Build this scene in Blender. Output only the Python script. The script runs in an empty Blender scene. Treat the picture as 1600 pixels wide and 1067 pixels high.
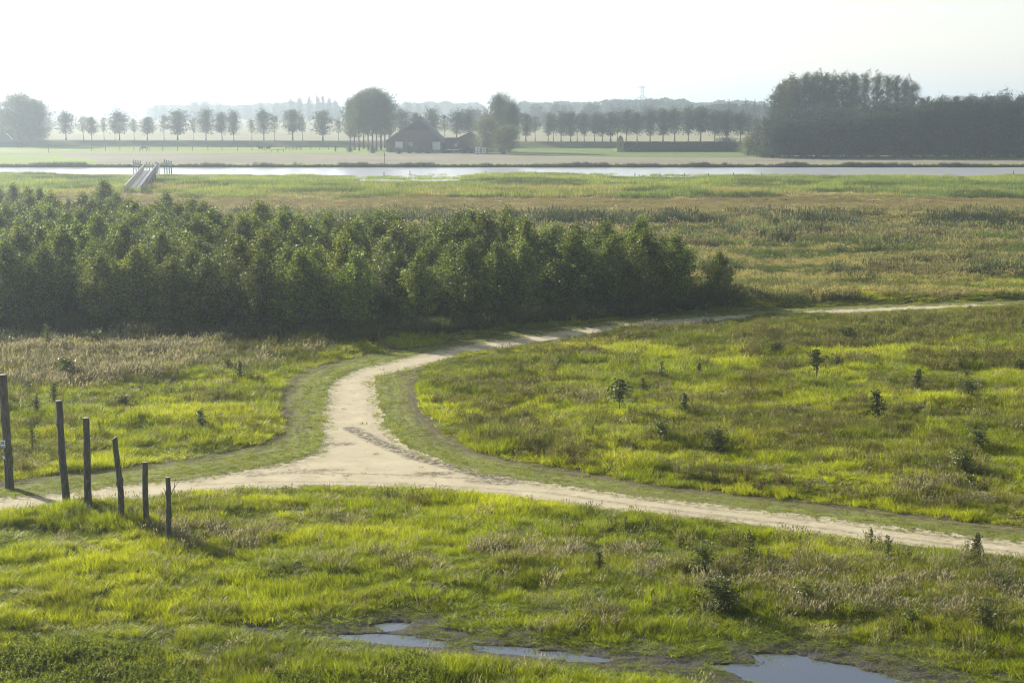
import bpy, bmesh, math, random
import numpy as np
from mathutils import Vector, Matrix

R = math.radians
scene = bpy.context.scene
col = scene.collection

# ------------------------------------------------------------------ camera, sky, sun, exposure
CAM_H, FPX, HOR = 15.0, 2400.0, 165.0
PITCH = math.atan((533.5 - HOR) / FPX)
cd = bpy.data.cameras.new('camera')
cam = bpy.data.objects.new('camera', cd)
col.objects.link(cam)
cam.location = (0, 0, CAM_H)
cam.rotation_euler = (R(90) - PITCH, 0, 0)
cd.sensor_width = 36.0
cd.lens = 54.0
cd.clip_start = 0.5
cd.clip_end = 40000
scene.camera = cam

SUN_EL, SUN_AZ = R(23), R(-48)          # azimuth measured from +Y (view direction) towards +X
world = bpy.data.worlds.new("World")
scene.world = world
world.use_nodes = True
wn = world.node_tree
sky = wn.nodes.new('ShaderNodeTexSky')
sky.sky_type = 'NISHITA'
sky.sun_disc = False
sky.sun_elevation = SUN_EL
sky.sun_rotation = SUN_AZ
sky.air_density = 1.0
sky.dust_density = 1.6
sky.ozone_density = 1.0
bg = wn.nodes['Background']
hsv = wn.nodes.new('ShaderNodeHueSaturation')
hsv.inputs['Saturation'].default_value = 0.75
wn.links.new(sky.outputs[0], hsv.inputs['Color'])
# pale band of high haze that brightens the lower sky all round
wtc = wn.nodes.new('ShaderNodeTexCoord'); wsep = wn.nodes.new('ShaderNodeSeparateXYZ')
wn.links.new(wtc.outputs['Generated'], wsep.inputs[0])
wab = wn.nodes.new('ShaderNodeMath'); wab.operation = 'ABSOLUTE'; wn.links.new(wsep.outputs['Z'], wab.inputs[0])
wml = wn.nodes.new('ShaderNodeMath'); wml.operation = 'MULTIPLY'; wml.inputs[1].default_value = -4.5; wn.links.new(wab.outputs[0], wml.inputs[0])
wex = wn.nodes.new('ShaderNodeMath'); wex.operation = 'EXPONENT'; wn.links.new(wml.outputs[0], wex.inputs[0])
wsc = wn.nodes.new('ShaderNodeVectorMath'); wsc.operation = 'SCALE'; wsc.inputs[0].default_value = (4.4, 4.4, 4.4); wn.links.new(wex.outputs[0], wsc.inputs['Scale'])
wad = wn.nodes.new('ShaderNodeVectorMath'); wad.operation = 'ADD'
wn.links.new(hsv.outputs[0], wad.inputs[0]); wn.links.new(wsc.outputs[0], wad.inputs[1])
wn.links.new(wad.outputs[0], bg.inputs[0])
bg.inputs[1].default_value = 0.068

sl = bpy.data.lights.new('sun', 'SUN')
sl.energy = 5.0
sl.angle = R(0.6)
sl.color = (1.0, 0.955, 0.88)
sun = bpy.data.objects.new('sun', sl)
sd = Vector((math.sin(SUN_AZ) * math.cos(SUN_EL), math.cos(SUN_AZ) * math.cos(SUN_EL), math.sin(SUN_EL)))
sun.rotation_euler = sd.to_track_quat('Z', 'Y').to_euler()
sun.location = (-60, 60, 60)
col.objects.link(sun)

scene.view_settings.view_transform = 'Standard'
scene.view_settings.look = 'None'
scene.view_settings.gamma = 1.0
scene.view_settings.use_curve_mapping = False
scene.view_settings.exposure = 0.93
scene.render.engine = 'CYCLES'
scene.cycles.use_denoising = True
scene.cycles.filter_width = 1.1
scene.cycles.max_bounces = 8
scene.cycles.volume_bounces = 1
scene.cycles.transparent_max_bounces = 12
scene.cycles.sample_clamp_indirect = 6

HAZE_SIGMA = 0.00040

# ------------------------------------------------------------------ helpers
def at(px, py, z=0.0):
    """point of the level z that shows at photograph pixel (px, py)"""
    u = (px - 800.0) / FPX
    v = (533.5 - py) / FPX
    dy = math.cos(PITCH) + v * math.sin(PITCH)
    dz = v * math.cos(PITCH) - math.sin(PITCH)
    t = (z - CAM_H) / dz
    return Vector((u * t, dy * t, z))

def zat(Y, py):
    v = (533.5 - py) / FPX
    dy = math.cos(PITCH) + v * math.sin(PITCH)
    dz = v * math.cos(PITCH) - math.sin(PITCH)
    return CAM_H + dz / dy * Y

def depth_of(py, z=0.0):
    return at(800, py, z).y

def mpp(Y):                      # metres per photograph pixel at distance Y
    return Y / FPX * 1.0

def tag(o, label=None, cat=None, group=None, kind=None):
    if label: o['label'] = label
    if cat: o['category'] = cat
    if group: o['group'] = group
    if kind: o['kind'] = kind
    return o

def empty(name, loc, rz=0.0, s=1.0):
    o = bpy.data.objects.new(name, None)
    o.empty_display_size = 0.2
    o.location = loc
    o.rotation_euler = (0, 0, rz)
    o.scale = (s, s, s) if not isinstance(s, tuple) else s
    col.objects.link(o)
    return o

def link(name, me, parent=None):
    o = bpy.data.objects.new(name, me)
    col.objects.link(o)
    if parent: o.parent = parent
    return o

ORD = ['', 'first', 'second', 'third', 'fourth', 'fifth', 'sixth', 'seventh', 'eighth', 'ninth', 'tenth', 'eleventh', 'twelfth']
def ordn(n):
    if n < 13: return ORD[n]
    suf = 'th' if 10 <= n % 100 <= 20 else {1: 'st', 2: 'nd', 3: 'rd'}.get(n % 10, 'th')
    return f"{n}{suf}"

# ---- numpy value noise
def _hash(ix, iy, seed):
    n = (ix.astype(np.int64) * 374761393 + iy.astype(np.int64) * 668265263 + seed * 1442695041) & 0xffffffff
    n = ((n ^ (n >> 13)) * 1274126177) & 0xffffffff
    n = ((n ^ (n >> 16)) * 2246822519) & 0xffffffff
    return ((n ^ (n >> 15)) & 0xffffff) / float(0xffffff)

def vnoise(x, y, seed=0):
    x = np.asarray(x, float); y = np.asarray(y, float)
    ix = np.floor(x); iy = np.floor(y)
    fx = x - ix; fy = y - iy
    fx = fx * fx * (3 - 2 * fx); fy = fy * fy * (3 - 2 * fy)
    a = _hash(ix, iy, seed); b = _hash(ix + 1, iy, seed)
    c = _hash(ix, iy + 1, seed); d = _hash(ix + 1, iy + 1, seed)
    return (a * (1 - fx) + b * fx) * (1 - fy) + (c * (1 - fx) + d * fx) * fy

def fbm(x, y, seed=0, octv=4, gain=0.5):
    s = 0; a = 1; t = 0
    for k in range(octv):
        s = s + a * vnoise(x * 2 ** k + 17.3 * k, y * 2 ** k - 9.1 * k, seed + k * 31)
        t += a; a *= gain
    return s / t

def sstep(a, b, x):
    t = np.clip((x - a) / (b - a), 0, 1)
    return t * t * (3 - 2 * t)

def poly_world(pts, z=0.0):
    return np.array([[at(px, py, z).x, at(px, py, z).y] for px, py in pts])

def sdist(poly, x, y):
    """signed distance to polygon, negative inside"""
    x = np.asarray(x, float).ravel(); y = np.asarray(y, float).ravel()
    out = np.empty(len(x)); n = len(poly); CH = 60000
    A = poly; B = np.roll(poly, -1, 0)
    for s in range(0, len(x), CH):
        px = x[s:s + CH, None]; py = y[s:s + CH, None]
        ex = (B[:, 0] - A[:, 0])[None]; ey = (B[:, 1] - A[:, 1])[None]
        wx = px - A[None, :, 0]; wy = py - A[None, :, 1]
        t = np.clip((wx * ex + wy * ey) / (ex * ex + ey * ey + 1e-12), 0, 1)
        d = ((wx - ex * t) ** 2 + (wy - ey * t) ** 2).min(1) ** 0.5
        ay = A[None, :, 1]; by = B[None, :, 1]
        cond = (ay > py) != (by > py)
        xi = A[None, :, 0] + (py - ay) * ex / np.where(np.abs(ey) < 1e-12, 1e-12, ey)
        inside = (cond & (px < xi)).sum(1) % 2 == 1
        out[s:s + CH] = np.where(inside, -d, d)
    return out

def linedist(pts, x, y):
    x = np.asarray(x, float).ravel(); y = np.asarray(y, float).ravel()
    P = poly_world(pts); A = P[:-1]; B = P[1:]
    out = np.empty(len(x)); CH = 60000
    for s in range(0, len(x), CH):
        px = x[s:s + CH, None]; py = y[s:s + CH, None]
        ex = (B[:, 0] - A[:, 0])[None]; ey = (B[:, 1] - A[:, 1])[None]
        wx = px - A[None, :, 0]; wy = py - A[None, :, 1]
        t = np.clip((wx * ex + wy * ey) / (ex * ex + ey * ey + 1e-12), 0, 1)
        out[s:s + CH] = ((wx - ex * t) ** 2 + (wy - ey * t) ** 2).min(1) ** 0.5
    return out

# ---- materials
def mat(name):
    m = bpy.data.materials.new(name)
    m.use_nodes = True
    nt = m.node_tree
    b = nt.nodes['Principled BSDF']
    return m, nt, b

def N(nt, typ, **kw):
    n = nt.nodes.new(typ)
    for k, v in kw.items():
        if k in n.inputs: n.inputs[k].default_value = v
        else: setattr(n, k, v)
    return n

def mixc(nt, fac, a, b, blend='MIX'):
    n = nt.nodes.new('ShaderNodeMix'); n.data_type = 'RGBA'; n.blend_type = blend
    for i, v in ((0, fac), (6, a), (7, b)):
        if hasattr(v, 'links') or isinstance(v, bpy.types.NodeSocket): nt.links.new(v, n.inputs[i])
        else: n.inputs[i].default_value = v if i == 0 else (*v, 1.0)
    return n.outputs[2]

def ramp(nt, src, stops):
    n = nt.nodes.new('ShaderNodeValToRGB')
    e = n.color_ramp.elements
    while len(e) < len(stops): e.new(0.5)
    for k, (p, c) in enumerate(stops):
        e[k].position = p
        e[k].color = (c, c, c, 1) if isinstance(c, (int, float)) else (*c, 1)
    nt.links.new(src, n.inputs[0])
    return n.outputs[0]

def noise(nt, scale, detail=4, rough=0.55, vec=None, dist=0.0):
    n = nt.nodes.new('ShaderNodeTexNoise')
    n.inputs['Scale'].default_value = scale; n.inputs['Detail'].default_value = detail
    n.inputs['Roughness'].default_value = rough; n.inputs['Distortion'].default_value = dist
    if vec is None:
        g = nt.nodes.get('GEO') or nt.nodes.new('ShaderNodeNewGeometry'); g.name = 'GEO'
        vec = g.outputs['Position']
    nt.links.new(vec, n.inputs['Vector'])
    return n.outputs[0]

def bump(nt, b, h, strength=0.5, dist=0.05):
    n = nt.nodes.new('ShaderNodeBump')
    n.inputs['Strength'].default_value = strength; n.inputs['Distance'].default_value = dist
    nt.links.new(h, n.inputs['Height']); nt.links.new(n.outputs[0], b.inputs['Normal'])

def simple(name, c, rough=0.8, var=0.25, scale=3.0, bmp=0.3, objcoord=False):
    m, nt, b = mat(name)
    vec = None
    if objcoord:
        vec = nt.nodes.new('ShaderNodeTexCoord').outputs['Object']
    f = noise(nt, scale, 5, 0.6, vec)
    lo = tuple(v * (1 - var) for v in c); hi = tuple(min(1, v * (1 + var)) for v in c)
    nt.links.new(ramp(nt, f, [(0.3, lo), (0.7, hi)]), b.inputs['Base Color'])
    b.inputs['Roughness'].default_value = rough
    if bmp: bump(nt, b, f, bmp, 0.03)
    return m

def leafmat(name, c1, c2, trans=0.4, rough=0.45, spec=0.5, attr=None, tcol=None, randamt=0.25):
    """two-tone leaf: c1..c2 by per-leaf attribute 'lv', object random; translucent mix"""
    m, nt, b = mat(name)
    la = N(nt, 'ShaderNodeAttribute', attribute_name='lv')
    c = mixc(nt, la.outputs['Fac'], c1, c2)
    oi = nt.nodes.new('ShaderNodeObjectInfo')
    mr = N(nt, 'ShaderNodeMapRange'); mr.inputs[3].default_value = 1 - randamt; mr.inputs[4].default_value = 1 + randamt
    nt.links.new(oi.outputs['Random'], mr.inputs[0])
    hs = N(nt, 'ShaderNodeHueSaturation')
    nt.links.new(mr.outputs[0], hs.inputs['Value']); nt.links.new(c, hs.inputs['Color'])
    mr2 = N(nt, 'ShaderNodeMapRange'); mr2.inputs[3].default_value = 0.485; mr2.inputs[4].default_value = 0.515
    wn_ = N(nt, 'ShaderNodeTexWhiteNoise'); wn_.noise_dimensions = '1D'
    nt.links.new(oi.outputs['Random'], wn_.inputs['W']); nt.links.new(wn_.outputs[0], mr2.inputs[0])
    nt.links.new(mr2.outputs[0], hs.inputs['Hue'])
    nt.links.new(hs.outputs[0], b.inputs['Base Color'])
    b.inputs['Roughness'].default_value = rough
    b.inputs['Specular IOR Level'].default_value = spec
    t = nt.nodes.new('ShaderNodeBsdfTranslucent')
    tc = mixc(nt, 1.0, hs.outputs[0], tcol or (1.5, 1.5, 0.6), 'MULTIPLY')
    nt.links.new(tc, t.inputs['Color'])
    mx = nt.nodes.new('ShaderNodeMixShader'); mx.inputs[0].default_value = trans
    nt.links.new(b.outputs[0], mx.inputs[1]); nt.links.new(t.outputs[0], mx.inputs[2])
    nt.links.new(mx.outputs[0], nt.nodes['Material Output'].inputs[0])
    return m

def scattermat(name, trans=0.45, rough=0.5, spec=0.35, tmul=(1.5, 1.5, 0.5)):
    """colour comes from the per-clump attribute 'col' and the per-blade 'lv'"""
    m, nt, b = mat(name)
    a = N(nt, 'ShaderNodeAttribute', attribute_name='col'); a.attribute_type = 'INSTANCER'
    la = N(nt, 'ShaderNodeAttribute', attribute_name='lv')
    mr = N(nt, 'ShaderNodeMapRange'); mr.inputs[3].default_value = 0.55; mr.inputs[4].default_value = 1.45
    nt.links.new(la.outputs['Fac'], mr.inputs[0])
    vm = N(nt, 'ShaderNodeVectorMath'); vm.operation = 'SCALE'
    nt.links.new(a.outputs['Vector'], vm.inputs[0]); nt.links.new(mr.outputs[0], vm.inputs['Scale'])
    nt.links.new(vm.outputs[0], b.inputs['Base Color'])
    b.inputs['Roughness'].default_value = rough
    b.inputs['Specular IOR Level'].default_value = spec
    t = nt.nodes.new('ShaderNodeBsdfTranslucent')
    tc = mixc(nt, 1.0, vm.outputs[0], tmul, 'MULTIPLY')
    nt.links.new(tc, t.inputs['Color'])
    mx = nt.nodes.new('ShaderNodeMixShader'); mx.inputs[0].default_value = trans
    nt.links.new(b.outputs[0], mx.inputs[1]); nt.links.new(t.outputs[0], mx.inputs[2])
    nt.links.new(mx.outputs[0], nt.nodes['Material Output'].inputs[0])
    return m

# ---- mesh builder
class MB:
    def __init__(s): s.v = []; s.f = []; s.lv = []
    def add(s, vs, fs, lv=0.5):
        b = len(s.v); s.v += [tuple(p) for p in vs]; s.f += [tuple(b + i for i in f) for f in fs]
        s.lv += [lv] * len(fs)
    def box(s, c, d, rz=0.0, ry=0.0, rx=0.0):
        M = Matrix.Translation(c) @ Matrix.Rotation(rz, 4, 'Z') @ Matrix.Rotation(ry, 4, 'Y') @ Matrix.Rotation(rx, 4, 'X')
        vs = [M @ Vector((x * d[0] / 2, y * d[1] / 2, z * d[2] / 2)) for x in (-1, 1) for y in (-1, 1) for z in (-1, 1)]
        s.add(vs, [(0, 1, 3, 2), (4, 6, 7, 5), (0, 4, 5, 1), (2, 3, 7, 6), (0, 2, 6, 4), (1, 5, 7, 3)])
    def beam(s, a, b, w, h):
        """box from a to b with width w (horizontal) and height h"""
        a = Vector(a); b = Vector(b); d = (b - a)
        up = Vector((0, 0, 1)) if abs(d.normalized().z) < 0.95 else Vector((1, 0, 0))
        r = d.cross(up).normalized(); u = r.cross(d).normalized()
        vs = [p + r * x * w / 2 + u * y * h / 2 for p in (a, b) for x in (-1, 1) for y in (-1, 1)]
        s.add(vs, [(0, 1, 3, 2), (4, 6, 7, 5), (0, 4, 5, 1), (2, 3, 7, 6), (0, 2, 6, 4), (1, 5, 7, 3)])
    def tube(s, pts, rad, n=6, cap=True, rnd=0.0, rng=None):
        pts = [Vector(p) for p in pts]; rings = []
        prev = None
        for i, p in enumerate(pts):
            d = (pts[min(i + 1, len(pts) - 1)] - pts[max(i - 1, 0)]).normalized()
            ref = Vector((1, 0, 0)) if abs(d.x) < 0.9 else Vector((0, 1, 0))
            r = d.cross(ref).normalized(); u = d.cross(r).normalized()
            rr = rad[i] if hasattr(rad, '__len__') else rad
            ring = []
            for k in range(n):
                a = 2 * math.pi * k / n
                q = rr * (1 + (rng.uniform(-rnd, rnd) if rng else 0))
                ring.append(p + r * math.cos(a) * q + u * math.sin(a) * q)
            rings.append(ring)
        vs = [q for rg in rings for q in rg]; fs = []
        for i in range(len(rings) - 1):
            for k in range(n):
                k2 = (k + 1) % n
                fs.append((i * n + k, i * n + k2, (i + 1) * n + k2, (i + 1) * n + k))
        if cap:
            fs.append(tuple(range(n - 1, -1, -1))); fs.append(tuple((len(rings) - 1) * n + k for k in range(n)))
        s.add(vs, fs)
    def mesh(s, name, m=None, smooth=False):
        me = bpy.data.meshes.new(name)
        me.from_pydata(s.v, [], s.f)
        if m: me.materials.append(m)
        if smooth: me.polygons.foreach_set('use_smooth', [True] * len(me.polygons))
        at_ = me.attributes.new('lv', 'FLOAT', 'FACE'); at_.data.foreach_set('value', np.array(s.lv, dtype=np.float32))
        me.update()
        return me
    def build(s, name, m=None, parent=None, smooth=False):
        return link(name, s.mesh(name, m, smooth), parent)

def mesh_np(name, V, F, m=None, lv=None, smooth=False):
    """numpy quads/tris -> mesh ; F (n,k)"""
    me = bpy.data.meshes.new(name)
    V = np.asarray(V, np.float32); F = np.asarray(F, np.int32)
    me.vertices.add(len(V)); me.vertices.foreach_set('co', V.ravel())
    k = F.shape[1]
    me.loops.add(F.size); me.loops.foreach_set('vertex_index', F.ravel())
    me.polygons.add(len(F)); me.polygons.foreach_set('loop_start', np.arange(0, F.size, k, dtype=np.int32))
    if smooth: me.polygons.foreach_set('use_smooth', np.ones(len(F), bool))
    me.update(calc_edges=True)
    if lv is not None:
        a = me.attributes.new('lv', 'FLOAT', 'FACE'); a.data.foreach_set('value', np.asarray(lv, np.float32))
    if m: me.materials.append(m)
    return me

# ------------------------------------------------------------------ plan of the place (ground polygons)
PATH_PX = [(-250, 806), (-150, 793), (0, 778), (99, 770), (210, 756), (300, 747), (400, 731), (451, 721), (489, 707), (502, 692), (505, 672),
    (502, 644), (509, 616), (519, 596), (542, 582), (577, 572), (615, 562), (653, 552), (704, 542), (754, 535), (800, 528),
    (900, 514), (950, 508), (1000, 502), (1100, 495), (1160, 491), (1200, 488.5), (1300, 483), (1400, 479), (1525, 475), (1800, 468),
    (1800, 474), (1525, 481.5), (1400, 486.5), (1300, 491), (1200, 497), (1160, 500), (1100, 505), (1000, 514), (950, 520), (900, 527),
    (800, 543), (754, 552), (704, 561), (668, 570), (617, 581), (588, 590), (583, 600), (588, 616), (594, 641), (600, 664), (620, 687),
    (653, 705), (704, 723), (754, 738), (800, 745), (926, 763), (1002, 774), (1104, 786), (1200, 797), (1275, 806), (1375, 820),
    (1475, 832), (1600, 846), (1900, 880), (1900, 915), (1600, 875), (1425, 854), (1337, 842), (1200, 825), (1125, 815), (1025, 804),
    (964, 799), (876, 788), (800, 777), (678, 766), (628, 763), (526, 760), (400, 765), (300, 772), (210, 783), (99, 793), (0, 808), (-250, 842)]
VL_PX = [(-250, 770), (30, 750), (96, 738), (150, 734), (240, 723), (300, 715), (400, 695), (438, 672), (434, 650), (431, 624), (446, 598),
    (468, 583), (501, 569), (527, 562), (577, 552), (653, 541), (729, 531), (800, 520), (950, 500), (1160, 485), (1300, 478), (1400, 474.5),
    (1600, 469), (1800, 464), (1800, 470), (1525, 478), (1300, 487), (1160, 495), (950, 513), (800, 535), (654, 560), (560, 590), (550, 650),
    (560, 715), (400, 745), (210, 768), (0, 790), (-250, 820)]
VR_PX = [(672, 567), (655, 585), (654, 601), (663, 639), (691, 672), (724, 694), (754, 707), (800, 717), (866, 728), (926, 740),
    (1002, 753), (1104, 765), (1200, 775), (1301, 788), (1402, 800), (1525, 815), (1600, 823), (1900, 857), (1900, 890), (1600, 860),
    (1200, 810), (900, 770), (700, 740), (560, 715), (545, 650), (560, 590), (620, 572)]
MUD_PX = [(300, 968), (420, 977), (540, 984), (575, 975), (600, 964), (650, 963), (690, 975), (760, 992), (880, 1006), (1000, 1022),
    (1110, 1030), (1165, 1014), (1300, 1014), (1400, 1036), (1560, 1060), (1700, 1075), (1500, 1090), (1200, 1082), (1060, 1062),
    (900, 1042), (700, 1017), (560, 1003), (430, 990), (300, 978)]
POOL1 = [(522, 986), (600, 988), (692, 997), (698, 1008), (620, 1005), (542, 997)]
POOL2 = [(738, 1003), (820, 1008), (900, 1018), (952, 1025), (945, 1032), (860, 1024), (790, 1016), (742, 1011)]
POOL3 = [(1105, 1033), (1150, 1034), (1185, 1034), (1178, 1019), (1245, 1017), (1290, 1028), (1345, 1040), (1415, 1060), (1450, 1074), (1380, 1082), (1260, 1078), (1160, 1056)]
POOL4 = [(580, 973), (612, 967), (642, 969), (632, 980), (604, 981)]
GROVE_PX = [(-400, 536), (0, 520), (100, 524), (300, 530), (450, 534), (540, 537), (640, 526), (800, 506), (950, 492), (1090, 482), (1150, 475),
    (1060, 462), (900, 446), (700, 430), (500, 412), (300, 390), (0, 380), (-400, 374)]

PATH = poly_world(PATH_PX); VL = poly_world(VL_PX); VR = poly_world(VR_PX); MUD = poly_world(MUD_PX)
POOLS = [poly_world(p) for p in (POOL1, POOL2, POOL3, POOL4)]
GROVE = poly_world(GROVE_PX)

Y_REED0, Y_RIV0, Y_RIV1 = depth_of(307), 352.0, 391.0
def riv_near(x):          # near shore of the river with a side creek left of the middle
    x = np.asarray(x, float)
    return 345 + 4 * (fbm(x / 25, x * 0 + 3, 5, 3) - 0.5) * 2 - 31 * sstep(-36, -30, x) * (1 - sstep(-13, -7, x)) - 8 * sstep(10, 30, x) + 3 * (1 - sstep(-75, -60, x))
def dyke_y(x):            # centre of the road dyke in the distance
    return 592 - 0.145 * (np.asarray(x, float) + 200) * 0.9

def height(x, y, dp=None, dv=None, dm=None, dpool=None):
    """ground height, vectorised"""
    x = np.asarray(x, float).ravel(); y = np.asarray(y, float).ravel()
    near = y < 140
    z = np.zeros(len(x))
    if dp is None:
        dp = np.full(len(x), 50.0); dv = np.full(len(x), 50.0); dm = np.full(len(x), 50.0); dpool = np.full(len(x), 50.0)
        i = np.where(near)[0]
        if len(i):
            dp[i] = sdist(PATH, x[i], y[i]); dv[i] = np.minimum(sdist(VL, x[i], y[i]), sdist(VR, x[i], y[i]))
            j = i[y[i] < 52]
            if len(j):
                dm[j] = sdist(MUD, x[j], y[j])
                dpool[j] = np.min([sdist(p, x[j], y[j]) for p in POOLS], 0)
    off = np.minimum(dp, dv)
    m = sstep(0.1, 1.6, off) * (1 - sstep(120, 129, y))
    bumps = (fbm(x / 2.6, y / 2.0, 11, 4) - 0.5) * 0.55 + (fbm(x / 9, y / 6, 21, 2) - 0.5) * 0.6
    z += m * (bumps * 1.05 + 0.16) * (0.15 + 0.85 * sstep(0.0, 3.0, dm))
    # mown verge: furrows parallel to the path
    vz = (1 - sstep(-0.1, 0.25, dv)) * sstep(0.05, 0.3, dp)
    z += vz * (0.07 * (fbm(dp * 3.2, (x + 0.6 * y) * 0.45, 4, 2) - 0.5) + 0.07 * (fbm(x / 0.5, y / 0.4, 8, 3) - 0.5))
    # path: slight crown and wheel tracks
    pz = 1 - sstep(-0.15, 0.05, dp)
    z += pz * (0.03 * (fbm(x / 0.8, y / 0.6, 33, 3) - 0.5) - 0.03)
    # muddy track with ruts
    mm = 1 - sstep(-0.3, 0.5, dm)
    z = z * (1 - mm) + mm * (-0.04 + (0.05 + 0.09 * sstep(0.1, 0.8, dpool)) * (fbm(x / 0.5, y / 0.22, 41, 4) - 0.5))
    mp = 1 - sstep(-0.10, 0.10, dpool + 0.45 * (fbm(x / 0.9, y / 0.25, 45, 4) - 0.5))
    z += -0.10 * mp + mp * 0.12 * (fbm(x / 0.9, y / 0.16, 43, 4) - 0.5)
    # grove floor, heath swells
    far = sstep(129, 150, y) * (1 - sstep(330, 345, y))
    z += far * (fbm(x / 14, y / 10, 51, 3) - 0.5) * 0.9
    # low marsh and river bed
    z -= 0.40 * sstep(285, 322, y) * (y < 391)
    r0 = riv_near(x)
    rb = sstep(r0 - 3, r0 + 1, y) * (1 - sstep(390.6, 392.0, y))
    z = z * (1 - rb) - 2.0 * rb
    # dyke in the distance
    dd = y - dyke_y(x)
    z += 2.0 * sstep(-14, -4, dd) * (1 - sstep(6, 16, dd))
    return z

def gz(x, y):
    return float(height([x], [y])[0])

# ------------------------------------------------------------------ ground materials
def mat_ground():
    m, nt, b = mat('meadow_soil')
    n1 = noise(nt, 0.5, 5); n2 = noise(nt, 9, 5, 0.7)
    c = ramp(nt, n1, [(0.35, (0.050, 0.055, 0.018)), (0.65, (0.085, 0.095, 0.028))])
    mu = N(nt, 'ShaderNodeAttribute', attribute_name='mud')
    cm = ramp(nt, n2, [(0.3, (0.016, 0.014, 0.009)), (0.7, (0.060, 0.050, 0.030))])
    nt.links.new(mixc(nt, mu.outputs['Fac'], c, cm) if False else mixc(nt, mu.outputs['Fac'], (0, 0, 0), (1, 1, 1)), b.inputs['Base Color'])
    n = nt.nodes.new('ShaderNodeMix'); n.data_type = 'RGBA'
    nt.links.new(mu.outputs['Fac'], n.inputs[0]); nt.links.new(c, n.inputs[6]); nt.links.new(cm, n.inputs[7])
    nt.links.new(n.outputs[2], b.inputs['Base Color'])
    rr = N(nt, 'ShaderNodeMapRange'); rr.inputs[3].default_value = 0.95; rr.inputs[4].default_value = 0.8
    nt.links.new(mu.outputs['Fac'], rr.inputs[0]); nt.links.new(rr.outputs[0], b.inputs['Roughness'])
    bump(nt, b, n2, 0.8, 0.08)
    return m

def mat_path():
    m, nt, b = mat('sandy_path')
    n1 = noise(nt, 0.9, 6, 0.6); n2 = noise(nt, 14, 5, 0.7); n3 = noise(nt, 3.5, 5, 0.7)
    c = ramp(nt, n1, [(0.3, (0.44, 0.375, 0.235)), (0.55, (0.53, 0.46, 0.30)), (0.75, (0.60, 0.525, 0.36))])
    c = mixc(nt, ramp(nt, n2, [(0.52, 0.0), (0.75, 0.5)]), c, (0.36, 0.28, 0.18))
    c = mixc(nt, ramp(nt, noise(nt, 0.35, 4, 0.6), [(0.45, 0.0), (0.7, 0.45)]), c, (0.44, 0.37, 0.25))
    ed = N(nt, 'ShaderNodeAttribute', attribute_name='pd')      # distance to the verge
    e = N(nt, 'ShaderNodeMapRange'); e.inputs[1].default_value = -0.9; e.inputs[2].default_value = 0.0
    nt.links.new(ed.outputs['Fac'], e.inputs[0])
    mu = N(nt, 'ShaderNodeMath'); mu.operation = 'MULTIPLY'
    nt.links.new(e.outputs[0], mu.inputs[0]); nt.links.new(ramp(nt, n3, [(0.42, 0.0), (0.6, 1.0)]), mu.inputs[1])
    c = mixc(nt, mu.outputs[0], c, (0.17, 0.155, 0.06))
    # scattered tufts and clods
    c = mixc(nt, ramp(nt, noise(nt, 2.6, 6, 0.75), [(0.60, 0.0), (0.65, 0.85)]), c, (0.20, 0.18, 0.085))
    mk = N(nt, 'ShaderNodeAttribute', attribute_name='mark')
    mm = N(nt, 'ShaderNodeMath'); mm.operation = 'MULTIPLY'
    nt.links.new(mk.outputs['Fac'], mm.inputs[0]); nt.links.new(ramp(nt, noise(nt, 4.5, 4, 0.7), [(0.38, 0.1), (0.58, 1.0)]), mm.inputs[1])
    c = mixc(nt, mm.outputs[0], c, (0.10, 0.085, 0.055))
    nt.links.new(c, b.inputs['Base Color'])
    b.inputs['Roughness'].default_value = 0.95
    b.inputs['Specular IOR Level'].default_value = 0.2
    bump(nt, b, n2, 0.7, 0.05)
    return m

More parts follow.
